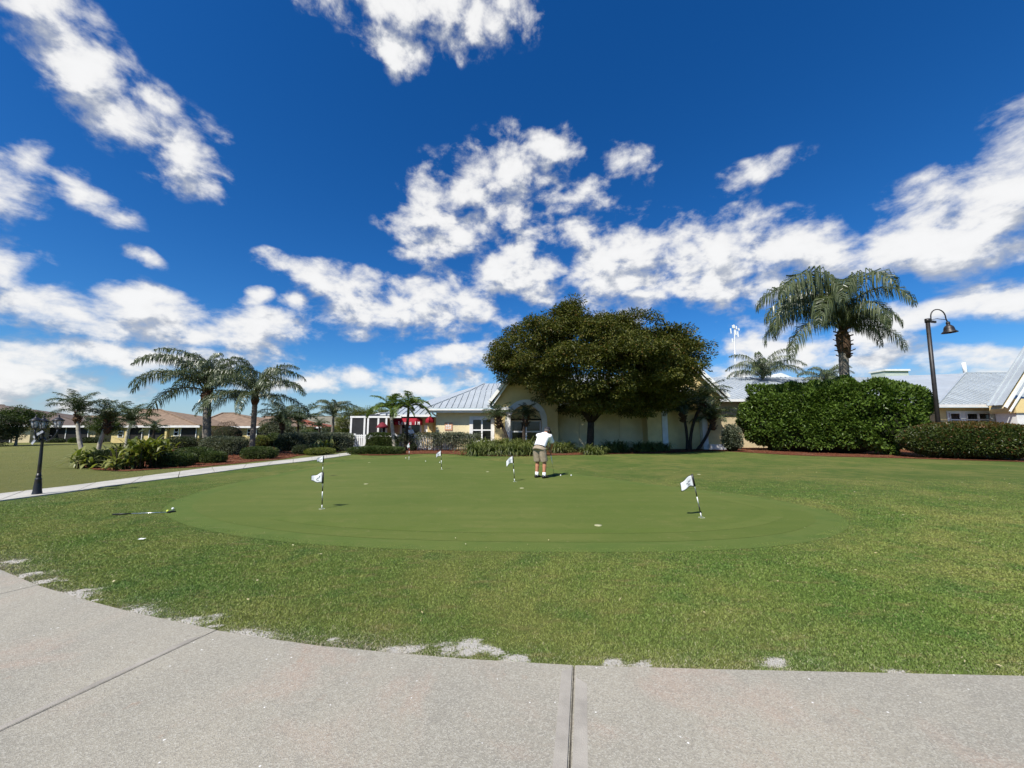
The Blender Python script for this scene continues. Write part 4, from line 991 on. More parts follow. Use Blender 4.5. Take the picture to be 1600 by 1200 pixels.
shrub_px('rounded_shrub', 'grey green mounded shrub left of the low yellowish one', 461, 492, 695.5, 711, L['dkshrub'], 3600, .07, .04, 2.6, .8, SB)
shrub_px('yellow_shrub', 'low yellowish green shrub beside the walkway end', 480, 523, 700, 712, L['yellow'], 3800, .07, .035, 2.6, .8, SB)
c0, c1 = gnd(470, 701), gnd(553, 706.5)
shrub('long_hedge', 'long square clipped silvery hedge ending at the white picket fence', 'hedge', ((at(443, 672, 28.4).x + at(553.5, 672, 28.4).x) / 2, 28.4, 0), ((553.5 - 443) / FPX * 28.4, 2.0, zat(677, 27.8)), 15000, .10, .06, L['silver'], 7.0, R(-2), bump_=.025)
FB = 'plants along the picket fence'
shrub_px('low_hedge', 'low green hedge strip in front of the picket fence left end', 549, 632, 698.5, 710.5, L['box'], 9000, .08, .045, 4.5, .3, FB, .06, 'hedge', 1.2)
shrub_px('loose_hedge', 'loose hedge growing before the picket fence beside the pale trunk', 571, 622, 677.5, 705, L['box'], 7000, .09, .05, 3.2, .2, FB, .14, 'hedge', .8)
shrub_px('small_shrub', 'tiny round shrub at the fence foot below the person', 640, 652, 693, 705, L['dkshrub'], 1400, .07, .04, 2.4, .9, FB, .12)
def sparse_hedge(label, x0, x1, yt, yb, n, mat):
    """an open hedge: stems with leaves gathered in bunches, the fence showing through"""
    c = gnd((x0 + x1) / 2, yb); Y = c.y + .35; xa, xb = at(x0, 672, Y).x, at(x1, 672, Y).x; h = zat(yt, Y)
    o = thing('open_hedge', label, 'hedge', ((xa + xb) / 2, Y, 0), 0, FB); w = xb - xa
    mb = MB(); P = []; r = np.random.default_rng(int(x0))
    for k in range(int(w / .22)):
        x = -w / 2 + w * (k + r.uniform(.2, .8)) / int(w / .22); tx = x + r.normal() * .12
        mb.tube([(x, r.normal() * .05, 0), (x + (tx - x) * .5, r.normal() * .08, h * .5), (tx, r.normal() * .1, h * .93)], [.022, .016, .007], 5)
        m_ = int(n / (w / .22)); z = h * r.beta(2.6, 1.25, m_); P.append(np.stack([tx + r.normal(size=m_) * .17, r.normal(size=m_) * .17, z], 1))
    P = np.concatenate(P); P = P[lump(P, 77, 3.2) > -.35]; P[:, 2] = np.minimum(P[:, 2], h)
    link('foliage', leaf_mesh('foliage', P, unit(r.normal(size=P.shape) + np.array([0, -.3, .3])), r.uniform(.07, .13, len(P)), r.uniform(.04, .07, len(P)), r), mat, o)
    mb.build('stems', M['barkd'], o)
sparse_hedge('open leggy hedge over the picket fence in front of the pale wall', 660, 748, 675.5, 705, 8500, L['silver'])
sparse_hedge('thin leggy hedge stretch around the second palm trunk at the fence', 618, 650, 678, 705, 1500, L['dkshrub'])

# ---- strap leaved clumps
def strap_mesh(n, ln, w, el0, el1, droop, spread, seed, base_h=0.0):
    r = np.random.default_rng(seed); az_ = r.uniform(0, 2 * math.pi, n); e = R(1) * r.uniform(el0, el1, n); l = ln * r.uniform(.65, 1.15, n)
    base = np.stack([r.normal(size=n) * spread, r.normal(size=n) * spread, np.full(n, base_h) * r.uniform(.3, 1, n)], 1)
    seg = 4; pts = [base]; ang = e.copy()
    for k in range(seg):
        pts.append(pts[-1] + np.stack([np.cos(ang) * np.cos(az_), np.cos(ang) * np.sin(az_), np.sin(ang)], 1) * (l / seg)[:, None]); ang = ang - R(droop) * r.uniform(.6, 1.3, n) / seg * (1 + k * .4)
    sd = np.stack([-np.sin(az_), np.cos(az_), np.zeros(n)], 1); wid = [.55, 1, .95, .7, .04]
    V = np.empty((n, 2 * (seg + 1), 3))
    for k in range(seg + 1):
        V[:, 2*k] = pts[k] + sd * w * wid[k] / 2; V[:, 2*k + 1] = pts[k] - sd * w * wid[k] / 2
    V[..., 2] = np.maximum(V[..., 2], .01); b = (np.arange(n) * 2 * (seg + 1))[:, None]
    F = np.concatenate([b + np.array([[2*k, 2*k + 1, 2*k + 3, 2*k + 2]]) for k in range(seg)], 0)
    return np_mesh('leaves', V.reshape(-1, 3), F)
def clump(name, label, x, yt, yb, mat, n, ln, w, el=(25, 85), droop=95, spread=.12, group=None, base_h=0.0, cat='plant', stems=0):
    c = gnd(x, yb); SEED[0] += 5; o = thing(name, label, cat, (c.x, c.y, 0), 0, group)
    link('leaves', strap_mesh(n, ln, w, el[0], el[1], droop, spread, SEED[0], base_h), mat, o)
    if stems:
        mb = MB(); r = random.Random(SEED[0])
        for k in range(stems): px_, py_ = r.gauss(0, spread), r.gauss(0, spread); mb.tube([(px_, py_, 0), (px_ * 1.1, py_ * 1.1, base_h)], [.02, .012], 5)
        mb.build('stems', M['barkd'], o)
    return o
LG = 'strap leaved clumps along the clubhouse'
ORD = ['first', 'second', 'third', 'fourth', 'fifth', 'sixth', 'seventh', 'eighth', 'ninth', 'tenth']
for k, x in enumerate((742, 757, 772, 788, 803, 818, 832)):
    clump('strap_leaf_clump', 'arching strap leaf clump before the arched window, ' + ORD[k] + ' from the left', x, 690, 711.5 - (k % 2) * 1.5, L['lirio'], 260, 1.25, .055, (30, 86), 105, .22, LG)
for k, x in enumerate((748, 765, 781, 797, 811, 826)):
    clump('strap_leaf_clump', 'taller strap leaf clump in the rear row at the arched window, ' + ORD[k] + ' from the left', x, 684, 706, L['lirio'], 220, 1.45, .055, (40, 88), 95, .22, LG)
for k, (x, y, s) in enumerate(((872, 708, 1.15), (886, 707, 1.2), (922, 710, .95), (936, 709.5, .8), (955, 707, 1.25), (968, 706.5, 1.2), (1002, 706, 1.2), (1018, 706, 1.15), (1034, 705, 1.1))):
    clump('strap_leaf_clump', 'shaded strap leaf clump under the big tree, ' + ORD[k] + ' from the left', x, 690, y, L['lirio'], 240, s * 1.05, .05, (35, 86), 100, .22, LG)
GG = 'variegated broad leaved clumps in the left bed'
clump('variegated_clump', 'pale variegated clump at the foot of the leaning palm, left bed tip', 137, 706, 731, L['ginger'], 120, .75, .11, (15, 85), 70, .22, GG, .35, stems=14)
clump('variegated_clump', 'low cream edged clump between dark shrub and tall yellow clump', 190, 714, 733, L['ginger'], 130, .62, .11, (10, 75), 75, .25, GG, .2, stems=12)
clump('variegated_clump', 'tall yellow green clump on bare stems in the left bed', 219, 694, 732, L['yellow'], 190, .75, .11, (15, 85), 75, .30, GG, .85, stems=26)
clump('variegated_clump', 'loose yellow green clump behind the wide clipped shrub', 246, 692, 722, L['yellow'], 120, .75, .10, (15, 85), 75, .28, GG, .75, stems=16)
clump('spiky_plant', 'dark spiky rosette plant on the lawn side of the left bed', 180, 696, 714, L['dkshrub'], 90, .8, .09, (10, 80), 40, .15, None, .15)
clump('variegated_clump', 'broad leaved yellow clump in front of the long clipped hedge', 506, 684, 706, L['ginger'], 90, .9, .13, (20, 85), 80, .25, GG, .45, stems=10)

# ---- palms: every frond its own piece, sharing a few frond shapes
def frond_mesh(name, Lf, e0, e1, nl, ll, lw, hang, vee, plum, seed, r0=.03, pw=.85):
    r = np.random.default_rng(seed); K = 24; t = np.linspace(0, 1, K); e = R(1) * (e0 + (e1 - e0) * t ** pw); ds = Lf / (K - 1)
    x = np.concatenate([[0], np.cumsum(np.cos(e[:-1]) * ds)]); z = np.concatenate([[0], np.cumsum(np.sin(e[:-1]) * ds)])
    side = .05 * Lf * r.uniform(-1, 1) * t ** 2; C = np.stack([x, side, z], 1)
    mb = MB(); mb.tube([tuple(p) for p in C[::3]] + [tuple(C[-1])], [r0 * (1 - .85 * q) for q in t[::3]] + [r0 * .12], 4, False)
    tv = np.array(mb.v); 
    tl = np.repeat(np.linspace(.14, .995, nl), 2); n = len(tl); sgn = np.tile([1, -1], nl)
    tl = np.clip(tl + r.normal(size=n) * .006, .1, 1); P = np.stack([np.interp(tl, t, C[:, k]) for k in range(3)], 1); ee = np.interp(tl, t, e)
    T = np.stack([np.cos(ee), np.zeros(n), np.sin(ee)], 1); N = np.stack([-np.sin(ee), np.zeros(n), np.cos(ee)], 1); S = np.zeros((n, 3)); S[:, 1] = sgn
    l = ll * (np.sin(np.pi * np.clip(tl * .92 + .06, 0, 1)) ** .55) * r.uniform(.8, 1.12, n)
    v_ = vee + plum * r.normal(size=n); fw = .35 + .55 * tl + .12 * r.normal(size=n)
    d = unit(S + T * fw[:, None] + N * v_[:, None]); g_ = np.array([0, 0, -1.0])
    d2 = unit(d * (1 - hang) + g_ * hang * r.uniform(.7, 1.3, n)[:, None]); d3 = unit(d * (1 - hang) ** 2 + g_ * hang * 1.3)
    p1 = P + d * (l * .38)[:, None]; p2 = p1 + d2 * (l * .36)[:, None]; p3 = p2 + d3 * (l * .3)[:, None]
    W = unit(np.cross(d, N + r.normal(size=(n, 3)) * .5)); w = lw * r.uniform(.75, 1.2, n)[:, None]
    V = np.stack([P + W * w * .25, P - W * w * .25, p1 + W * w * .5, p1 - W * w * .5, p2 + W * w * .38, p2 - W * w * .38, p3], 1)
    b = (np.arange(n) * 7)[:, None]; F = np.concatenate([b + np.array([f]) for f in ((0, 1, 2), (1, 3, 2), (2, 3, 4), (3, 5, 4), (4, 5, 6))], 0)
    tf = []
    for f in mb.f: tf += [(f[0], f[1], f[2]), (f[0], f[2], f[3])] if len(f) == 4 else [f]
    return np_mesh(name, np.concatenate([V.reshape(-1, 3), tv]), np.concatenate([F, np.array(tf) + 7 * n]))
FK = {}
def kit(key, Lf, nl, ll, lw, hang, vee, plum, classes, mat, r0=.03, pw=.85):
    FK[key] = []
    for i, (e0, e1) in enumerate(classes):
        for s in range(2):
            me = frond_mesh('frond', Lf * (1 - .05 * s), e0 + 4 * s, e1 - 5 * s, nl, ll, lw, hang, vee, plum, 300 + i * 11 + s + len(FK) * 50, r0, pw); me.materials.append(mat); FK[key].append(me)
kit('queen', 5.2, 92, .95, .048, .66, .15, .42, ((88, -22), (70, -48), (46, -66), (12, -70)), L['queen'], .05, 1.25)
kit('qright', 6.6, 120, 1.5, .052, .84, .05, .35, ((89, -68), (78, -84), (60, -89), (32, -90)), L['queen'], .065, 1.15)
kit('date', 1.6, 46, .38, .026, .40, .25, .25, ((86, 5), (62, -30), (34, -58)), L['date'], .014, 1.2)
kit('adon', 2.3, 44, .62, .06, .35, .55, .12, ((75, -5), (50, -45), (28, -70)), L['adon'], .03)
kit('fan', 2.4, 40, .5, .05, .4, .3, .3, ((80, 20), (55, -20), (25, -50)), L['date'], .025)
def palm(name, label, base, top, r0, r1, key, fr, tmat, scale=1.0, shaft=None, boots=None, group='palms', bend=None, seed=0):
    base = Vector(base); top = Vector(top); rl_ = random.Random(seed); o = thing(name, label, 'palm', base, 0, group)
    tp_ = top - base; n = 9; pts = []
    for k in range(n):
        f = k / (n - 1); p = tp_ * f
        if bend: p = Vector((tp_.x * f + bend * math.sin(math.pi * f), tp_.y * f, tp_.z * f))
        pts.append(p)
    mb = MB(); pp = []; rr_ = []
    for k in range(n - 1):                      # ringed trunk
        for s in range(4):
            f = s / 4; pp.append(pts[k].lerp(pts[k + 1], f)); rr_.append((r0 + (r1 - r0) * ((k + f) / (n - 1))) * (1.05 if s % 2 == 0 else .96) * (1.25 - .25 * min(1, (k + f) / 1.5)))
    pp.append(pts[-1]); rr_.append(r1); mb.tube(pp, rr_, 10).build('trunk', tmat, o)
    if boots:
        h0, rb = boots; mb = MB(); 
        for k in range(26):
            z = -h0 + h0 * k / 26 * 1.1; a = k * 2.4; dr = Vector((math.cos(a), math.sin(a), 0)); p = tp_ + Vector((0, 0, z)) + dr * r1 * .7
            mb.bar(p, p + dr * rb * rl_.uniform(.5, 1.0) + Vector((0, 0, .16 + rl_.uniform(-.08, .14))), rb * .55, .05)
        mb.lathe([(r1 * 1.1, -h0), (r1 * 1.5, -h0 * .6), (r1 * 1.55, -h0 * .25), (r1 * 1.0, .05)], 10, Matrix.Translation(tp_)); mb.build('leaf_bases', M['boots'], o)
    if shaft:
        MB().tube([tp_ + Vector((0, 0, -.05)), tp_ + Vector((0, 0, shaft * .5)), tp_ + Vector((0, 0, shaft))], [r1 * 1.15, r1 * 1.0, r1 * .45], 8).build('crownshaft', plain('green_crownshaft', (.16, .21, .06), .5, .1), o)
    hz_ = shaft * .85 if shaft else 0
    for (cls, a, s) in fr:
        me = FK[key][cls * 2 + rl_.randint(0, 1)]; f = link('frond', me, None, o); f.location = tp_ + Vector((0, 0, hz_ + rl_.uniform(-.1, .1)))
        f.rotation_euler = (R(rl_.uniform(-9, 9)), R(rl_.uniform(-5, 5)), R(a + rl_.uniform(-8, 8))); q = s * scale; f.scale = (q, q, q)
    return o
def ring(spec, seed=0):                       # (class, count, scale)
    r = random.Random(seed); out = []
    for cls, n, s in spec:
        a0 = r.uniform(0, 360)
        for k in range(n): out.append((cls, a0 + 360 * k / n + r.uniform(-12, 12), s * r.uniform(.88, 1.08)))
    return out
QG = 'feather palms'
def q_at(px_b, py_b, Yd, px_t, py_t): b = at(px_b, 672, Yd); b.z = 0; return b, at(px_t, py_t, Yd)
b_, t_ = q_at(326, 0, 24.5, 324, 611)
palm('feather_palm', 'big feather palm with arching fronds in front of the yellow house', b_, t_, .24, .20, 'queen', [(0, 100, .8), (0, 200, .85), (0, 330, .75), (0, 30, .7), (1, 160, .95), (1, 110, .9), (1, 60, .8), (1, 10, .8), (1, 250, .9), (1, 300, .8), (2, 185, 1.0), (2, 215, .9), (2, 150, .95), (2, 0, .8), (2, 45, .75), (2, 320, .75), (2, 270, .8), (3, 178, 1.0), (3, 350, .6), (0, 160, .8), (1, 200, .95)], M['barkp'], 1.0, None, (.75, .3), QG, seed=1)
b_, t_ = q_at(396, 0, 24.0, 399, 620)
palm('feather_palm', 'drooping feather palm right of the biggest one in the left bed', b_, t_, .16, .14, 'queen', [(0, 60, .7), (0, 150, .7), (0, 270, .7), (1, 20, .75), (1, 70, .7), (1, 170, .65), (1, 230, .7), (1, 320, .7), (2, 0, .72), (2, 120, .6), (2, 190, .7), (2, 260, .75), (2, 310, .75), (3, 10, .75), (3, 185, .62), (3, 240, .75), (3, 290, .75), (0, 10, .75), (3, 215, .7), (3, 265, .72), (3, 330, .72), (2, 345, .8)], M['barkp'], 1.0, None, (.5, .15), QG, seed=2)
b_, t_ = q_at(1322, 0, 25.5, 1316, 517)
palm('feather_palm', 'tall heavy feather palm with drooping fronds behind the tall hedge', b_, t_, .29, .25, 'qright', [(0, 150, 1.15), (0, 200, 1.2), (0, 260, 1.05), (0, 110, 1.05), (0, 10, .6), (1, 175, 1.05), (1, 120, .95), (1, 230, 1.0), (1, 330, .52), (1, 20, .52), (1, 285, .85), (2, 190, 1.0), (2, 168, .95), (2, 345, .52), (2, 310, .6), (2, 215, .95), (2, 255, .8), (3, 200, .85), (3, 350, .62), (3, 8, .55), (0, 185, 1.1), (1, 355, .58), (2, 5, .55)], M['barkp'], 1.08, None, (1.9, .4), QG, seed=3)
b_, t_ = q_at(1192, 0, 40, 1192, 592)
palm('feather_palm', 'pale lone feather palm crown rising behind the tall hedge left end', b_, t_, .2, .16, 'queen', ring([(0, 4, .9), (1, 7, 1.0), (2, 6, .9)], 5), M['barkp'], .95, None, None, QG, seed=5)
b_, t_ = q_at(1292, 0, 40, 1292, 600)
palm('feather_palm', 'far palm crown just topping the tall hedge beside the heavy palm trunk', b_, t_, .2, .16, 'queen', ring([(0, 4, .7), (1, 7, .75), (2, 5, .7)], 6), M['barkp'], .9, None, None, QG, seed=6)
b_, t_ = q_at(519, 0, 40, 521, 652)
palm('feather_palm', 'upright far palm left of the pool enclosure', b_, t_, .15, .12, 'queen', ring([(0, 9, .62), (1, 6, .6), (2, 5, .5)], 8), M['barkp'], .95, None, None, QG, seed=8)
DG = 'small date palms'
b_ = gnd(132, 718); t_ = at(122, 648, b_.y)
palm('date_palm', 'taller leaning date palm at the tip of the left bed', b_, t_, .10, .075, 'date', [(0, a, 1.0) for a in (20, 90, 160, 230, 300)] + [(1, a, 1.1) for a in (0, 40, 130, 170, 190, 260, 320)] + [(2, 185, 1.05), (2, 340, .8)], M['barkw'], 1.0, None, (.5, .16), DG, bend=-.12, seed=11)
b_ = gnd(152, 716); t_ = at(168, 662, b_.y)
palm('date_palm', 'shorter leaning date palm beside the taller one, left bed', b_, t_, .10, .08, 'date', [(0, a, 1.1) for a in (10, 80, 110, 160, 230, 300)] + [(1, a, 1.1) for a in (0, 50, 130, 175, 200, 260, 320)] + [(2, 190, .9), (2, 10, 1.0)], M['barkw'], 1.0, None, (.55, .2), DG, bend=-.1, seed=12)
for i, (xb, yb, xt, yt, s, lab) in enumerate(((197, 699, 205, 662, 1.5, 'date palm with curved trunk before the yellow house front'), (239, 694, 241, 672, 1.0, 'small thin palm standing against the yellow house wall'),
        (440, 703, 441, 664, 1.5, 'dark date palm rising over the long hedge left end'), (465, 695, 466, 662, 1.7, 'bright fan of palm fronds above the long hedge, before the red roof'), (500, 692, 499, 667, .9, 'tiny palm beyond the long hedge right of the red roof'))):
    b_ = gnd(xb, yb); t_ = at(xt, yt, b_.y)
    palm('date_palm', lab, b_, t_, .12, .10, 'date' if i != 3 else 'fan', ring([(0, 6, 1), (1, 8, 1), (2, 5, .9)], 20 + i), M['barkw'] if i == 0 else M['barkd'], s * (.75 if i == 3 else 1), None, (.4, .16) if i == 2 else None, DG, bend=-.12 if i == 0 else None, seed=20 + i)
for i, (xb, yb, xt, yt, s, r_, bd, lab) in enumerate(((797, 704, 779, 654, 1.05, .13, .12, 'date palm with bent trunk left of the arched window'), (820, 704, 822, 651, .85, .13, -.12, 'date palm directly in front of the arched window'),
        (1074, 703, 1067, 645, 1.5, .11, .10, 'left stem of the date palm trio before the right bay'), (1078, 703, 1098, 628, 1.6, .12, -.28, 'tallest curved stem of the date palm trio before the right bay'), (1090, 703, 1113, 657, 1.35, .11, .15, 'shortest rightmost stem of the date palm trio by the right bay'))):
    b_ = gnd(xb, yb); t_ = at(xt, yt, b_.y)
    palm('date_palm', lab, b_, t_, r_, .10, 'date', ring([(0, 6, 1), (1, 9, 1), (2, 6, .95)], 40 + i), M['barkd'], s, None, (.75, .3), DG, bend=bd, seed=40 + i)
AG = 'palms with green crownshafts at the fence'
b_ = gnd(617, 703); b_.y = 28.0; b_ = at(618, 672, 28.0); b_.z = 0; t_ = at(611, 650, 28.0)
palm('christmas_palm', 'pale trunked palm with upright fronds at the picket fence', b_, t_, .16, .11, 'adon', [(0, 60, .9), (0, 110, .95), (0, 200, .9), (0, 300, .9), (1, 0, .95), (1, 45, .95), (1, 150, .95), (1, 190, .9), (1, 250, .9), (2, 175, 1.0), (2, 5, 1.0), (2, 290, .9)], M['barkw'], .93, .55, None, AG, seed=61)
b_ = at(634, 672, 28.2); b_.z = 0; t_ = at(638, 645, 28.2)
palm('christmas_palm', 'dark trunked palm beside the pale trunked one at the fence', b_, t_, .13, .09, 'adon', [(0, 80, .9), (0, 170, .85), (0, 280, .9), (1, 0, .95), (1, 60, .9), (1, 140, .85), (1, 210, .9), (1, 320, .9), (2, 10, .95), (2, 165, .85), (2, 250, .9)], M['barkd'], .9, .5, None, AG, seed=62)

# ---- broadleaf trees
def tree(name, label, base, crown_c, crown_r, n_clump, n_leaf, ll, lw, mat, trunk_r, bark, seed, clump_r=(.7, 1.2), low=-.55, group=None, fork=.42, flat=.45, shape=None, sub=0):
    r = np.random.default_rng(seed); base = Vector(base); o = thing(name, label, 'tree', base, 0, group)
    cc = np.array(crown_c) - np.array(base); S = np.array(crown_r)
    D = unit(r.normal(size=(n_clump * 3, 3))); D = D[D[:, 2] > low][:n_clump]
    rad = r.uniform(.2, 1.0, len(D)) ** .38; rad *= 1 + .21 * lump(D, seed + 5, 2.4) + .07 * lump(D, seed + 6, 6)
    Cn = cc + D * S * rad[:, None]
    if shape is not None: Cn = shape(Cn, cc, S)
    cr = r.uniform(*clump_r, len(Cn)) * (1.12 - .35 * np.clip(rad - .6, 0, 1))
    per = np.maximum(40, (n_leaf * cr ** 2 / (cr ** 2).sum())).astype(int); P = []; A = []
    for c, rr_, k in zip(Cn, cr, per):
        if sub:                                   # a mass made of smaller sprays on its upper and outer side
            sd_ = unit(r.normal(size=(sub, 3)) + np.array([0, 0, .55]) + (c - cc) / S * .7); pos = sd_ * rr_ * r.uniform(.55, 1.0, (sub, 1)) * np.array([1, 1, .62]); w_ = r.integers(0, sub, k)
            d = unit(r.normal(size=(k, 3))); q = r.uniform(0, 1, k) ** .4; p = pos[w_] + d * q[:, None] * (rr_ * .42) * np.array([1.1, 1.1, .5]); p[:, 2] -= .3 * (d[:, 0] ** 2 + d[:, 1] ** 2) * q * rr_ * .25
        else:
            d = unit(r.normal(size=(k, 3))); q = r.uniform(0, 1, k) ** .45; p = d * q[:, None] * rr_ * np.array([1, 1, flat]); p[:, 2] -= .22 * (p[:, 0] ** 2 + p[:, 1] ** 2) / rr_
        P.append(c + p); A.append(unit(d * np.array([1, 1, .35]) + r.normal(size=(k, 3)) * .45 + np.array([0, 0, -.18])))
    P = np.concatenate(P); A = np.concatenate(A); n = len(P)
    link('crown', leaf_mesh('crown', P, A, r.uniform(.7, 1.3, n) * ll, r.uniform(.7, 1.3, n) * lw, r, np.array([0, 0, 1.0])), mat, o)
    mb = MB(); fk = Vector((cc[0] * .15, cc[1] * .1, max(.5, cc[2] * fork)))
    mb.tube([(0, 0, -.05), (0, 0, .25), fk * .5, fk], [trunk_r * 1.35, trunk_r * 1.05, trunk_r, trunk_r * .9], 10)
    mb.build('trunk', bark, o)
    mb = MB(); main = []
    for k in range(7):
        a = 2 * math.pi * k / 7 + .4; e = Vector((cc[0] + S[0] * .5 * math.cos(a), cc[1] + S[1] * .5 * math.sin(a), cc[2] + S[2] * (.05 + .3 * ((k * 3) % 7) / 7)))
        m1 = fk.lerp(e, .5) + Vector((0, 0, -.25)); mb.tube([fk * .97, m1, e], [trunk_r * .55, trunk_r * .36, trunk_r * .18], 7); main += [m1, e, m1.lerp(e, .5)]
    for c in Cn[::2]:
        c = Vector(c); m1 = min(main, key=lambda q: (q - c).length); q = m1.lerp(c, .5) + Vector((0, 0, -.15)); mb.tube([m1, q, c], [.06 * trunk_r / .25, .04 * trunk_r / .25, .015], 5, False)
    mb.build('limbs', bark, o); return o
tb = gnd(922, 706.5); ct = at(935, 575, tb.y); 
def big_shape(C, cc, S):
    C = C.copy(); d = C - cc
    # broad crown: right side hangs lower and rounder, left top stands higher, the underside is cut off flat-ish
    C[:, 2] += np.where(d[:, 0] < -S[0] * .25, .55, -.25) * np.clip(d[:, 2] / S[2], 0, 1)
    pxs = 800 + FPX * (C[:, 0] + tb.x) / (C[:, 1] + tb.y); zmin = np.interp(pxs, [750, 800, 835, 860, 890, 1000, 1040, 1085, 1115], [6.6, 6.4, 6.0, 5.0, 3.5, 3.1, 3.7, 5.6, 6.6])
    zmin = zmin + .45 * np.sin(C[:, 0] * 2.1 + C[:, 1] * 1.3); C[:, 2] = np.where(C[:, 2] < zmin, zmin + (C[:, 2] - zmin) * .22, C[:, 2])
    top = cc[2] + S[2] * .62; C[:, 2] = np.where(C[:, 2] > top, top + (C[:, 2] - top) * .5, C[:, 2])
    return C
tree('shade_tree', 'huge broad dark olive shade tree in front of the clubhouse', tb, (ct.x, tb.y + .2, ct.z + .15), (6.9, 5.2, 4.15), 150, 205000, .19, .085, L['tree'], .25, M['barkd'], 501, (1.0, 1.75), -.85, None, .34, .36, big_shape, 9)
TG = 'small trees in the far garden'
b1 = at(549, 672, 44); b1.z = 0; tree('garden_tree', 'yellow green bushy tree left of the pool enclosure', b1, (b1.x, 44, 2.6), (1.7, 1.5, 1.9), 60, 9000, .16, .07, L['yellow'], .09, M['barkd'], 520, (.5, .8), -.8, TG)
b1 = at(585, 672, 46); b1.z = 0; tree('garden_tree', 'yellow green tree top behind the pool enclosure roof', b1, (b1.x, 46, 3.0), (1.9, 1.5, 1.5), 50, 8000, .16, .07, L['yellow'], .09, M['barkd'], 521, (.5, .8), -.8, TG)
b1 = at(28, 672, 38); b1.z = 0; tree('garden_tree', 'leafy multi stemmed tree at the left edge before the houses', b1, (b1.x, 38, 2.35), (2.0, 1.6, 1.5), 60, 9000, .17, .07, L['box'], .10, M['barkw'], 522, (.5, .8), -.6, TG)
b1 = at(-12, 672, 36); b1.z = 0; tree('garden_tree', 'dark bushy tree cut by the left picture edge', b1, (b1.x, 36, 1.7), (2.0, 1.6, 1.7), 50, 9000, .16, .07, L['dkshrub'], .10, M['barkd'], 523, (.5, .8), -.9, TG)
b1 = at(160, 672, 42); b1.z = 0; tree('garden_tree', 'dark leafy tree behind the shorter leaning date palm', b1, (b1.x, 42, 2.1), (1.5, 1.2, 1.4), 45, 7000, .16, .07, L['box'], .09, M['barkd'], 524, (.4, .7), -.8, TG)
b1 = at(432, 672, 38); b1.z = 0; tree('garden_tree', 'pale green shrubby tree beside the dark date palm', b1, (b1.x, 38, 1.7), (1.4, 1.2, 1.0), 40, 6000, .15, .08, L['silver'], .08, M['barkd'], 525, (.4, .7), -.8, TG)
b1 = at(60, 672, 40); b1.z = 0
FG = 'foundation shrubs of the far houses'
for i, (x0, x1, yt, yb, lab) in enumerate(((24, 46, 684, 691.5, 'low shrub at the porch foot left of the lantern post'), (76, 100, 686, 692, 'low shrub at the black porch right of the lantern post'), (112, 128, 685, 692, 'low shrub at the black porch end'), (128, 162, 684, 692.5, 'foundation shrub row by the low brown roofed house'), (320, 345, 676, 692, 'shrub row between the two yellow houses'),
        (505, 530, 667, 690, 'dense shrub beyond the long hedge beneath the far palm'), (470, 498, 671, 690, 'shrub before the red roofed house'))):
    shrub_px('foundation_shrub', lab, x0, x1, yt, yb, L['dkshrub'] if i % 2 else L['box'], 1800, .13, .07, 2.8, .6, FG, .12)
# ================================================================== things on the green and lawn
# ---- pins with little flags
FPG = 'practice green flags'
def pin(label, pxb, pyb, pxt, pyt, flag_h=.23, flag_l=.30, sag=.06, bands=6, seed=0, lean_y=0.0, flag_drop=0.0, lay=.0):
    flag_h *= .88; flag_l *= .74; b = gnd(pxb, pyb, .0058); t_ = at(pxt, pyt, b.y + lean_y); v = t_ - b; Lp = v.length; d = v.normalized()
    o = thing('practice_flag', label, 'flag', b, 0, FPG)
    MB().lathe([(.052, -.03), (.052, .001), (.049, .001), (.049, -.03)], 14).build('cup', M['white'], o)
    n = 7; edges = [0, .11, .30, .48, .64, .82, 1.0]
    for k in range(len(edges) - 1):
        MB().tube([d * Lp * edges[k], d * Lp * (edges[k + 1] - .0005)], .0095, 8).build('stick', M['white'] if k % 2 == 0 else M['black'], o)
    # flag cloth: rippled pennant hanging to the left, dark sleeve, dark hem, grey emblem
    r = random.Random(seed); nx, nz = 12, 8; V = []; F = []
    up0 = Lp - flag_h
    def cloth(u, w, off=0):            # u along the fly 0..1, w across the hoist 0..1
        p = d * (up0 + flag_h * (w * (1 - .62 * u) + u * (.16 + flag_drop)))
        p = p + Vector((-.012 - flag_l * u * .93, -.025 * math.sin(u * 5.2 + seed) * (.3 + u) + lay * u + off, -sag * u ** 1.6 * (1 - .6 * w) + .012 * math.sin(u * 7 + seed)))
        return p
    for i in range(nx + 1):
        for k in range(nz + 1): V.append(cloth(i / nx, k / nz))
    for i in range(nx):
        for k in range(nz): F.append((i*(nz+1) + k, (i+1)*(nz+1) + k, (i+1)*(nz+1) + k + 1, i*(nz+1) + k + 1))
    cl = MB().add(V, F, True).build('cloth', M['flag'], o); so = cl.modifiers.new('thick', 'SOLIDIFY'); so.thickness = .0015
    MB().tube([d * (up0 - .005), d * (Lp + .005)], .017, 8).build('sleeve', M['black'], cl)
    MB().tube([cloth(u, 0) for u in np.linspace(0, 1, 9)], .005, 5).build('hem', M['black'], cl)
    MB().tube([cloth(u, 1) for u in np.linspace(0, 1, 9)], .004, 5).build('hem', M['black'], cl)
    MB().tube([cloth(1, w) for w in np.linspace(0, 1, 5)], .004, 5).build('hem', M['black'], cl)
    mb = MB(); mb.tube([cloth(u, w, -.004) for u, w in ((.20, .68), (.30, .50), (.42, .58), (.50, .40), (.62, .50))], .006, 5)
    mb.tube([cloth(u, w, -.004) for u, w in ((.30, .30), (.38, .22), (.46, .30), (.52, .2))], .005, 5); mb.build('emblem', M['greyink'], cl)
    return o
pin('nearest left flag, striped stick with white pennant blown straight out', 503, 795, 504.8, 738.5, .225, .31, .02, seed=1, flag_drop=.14)
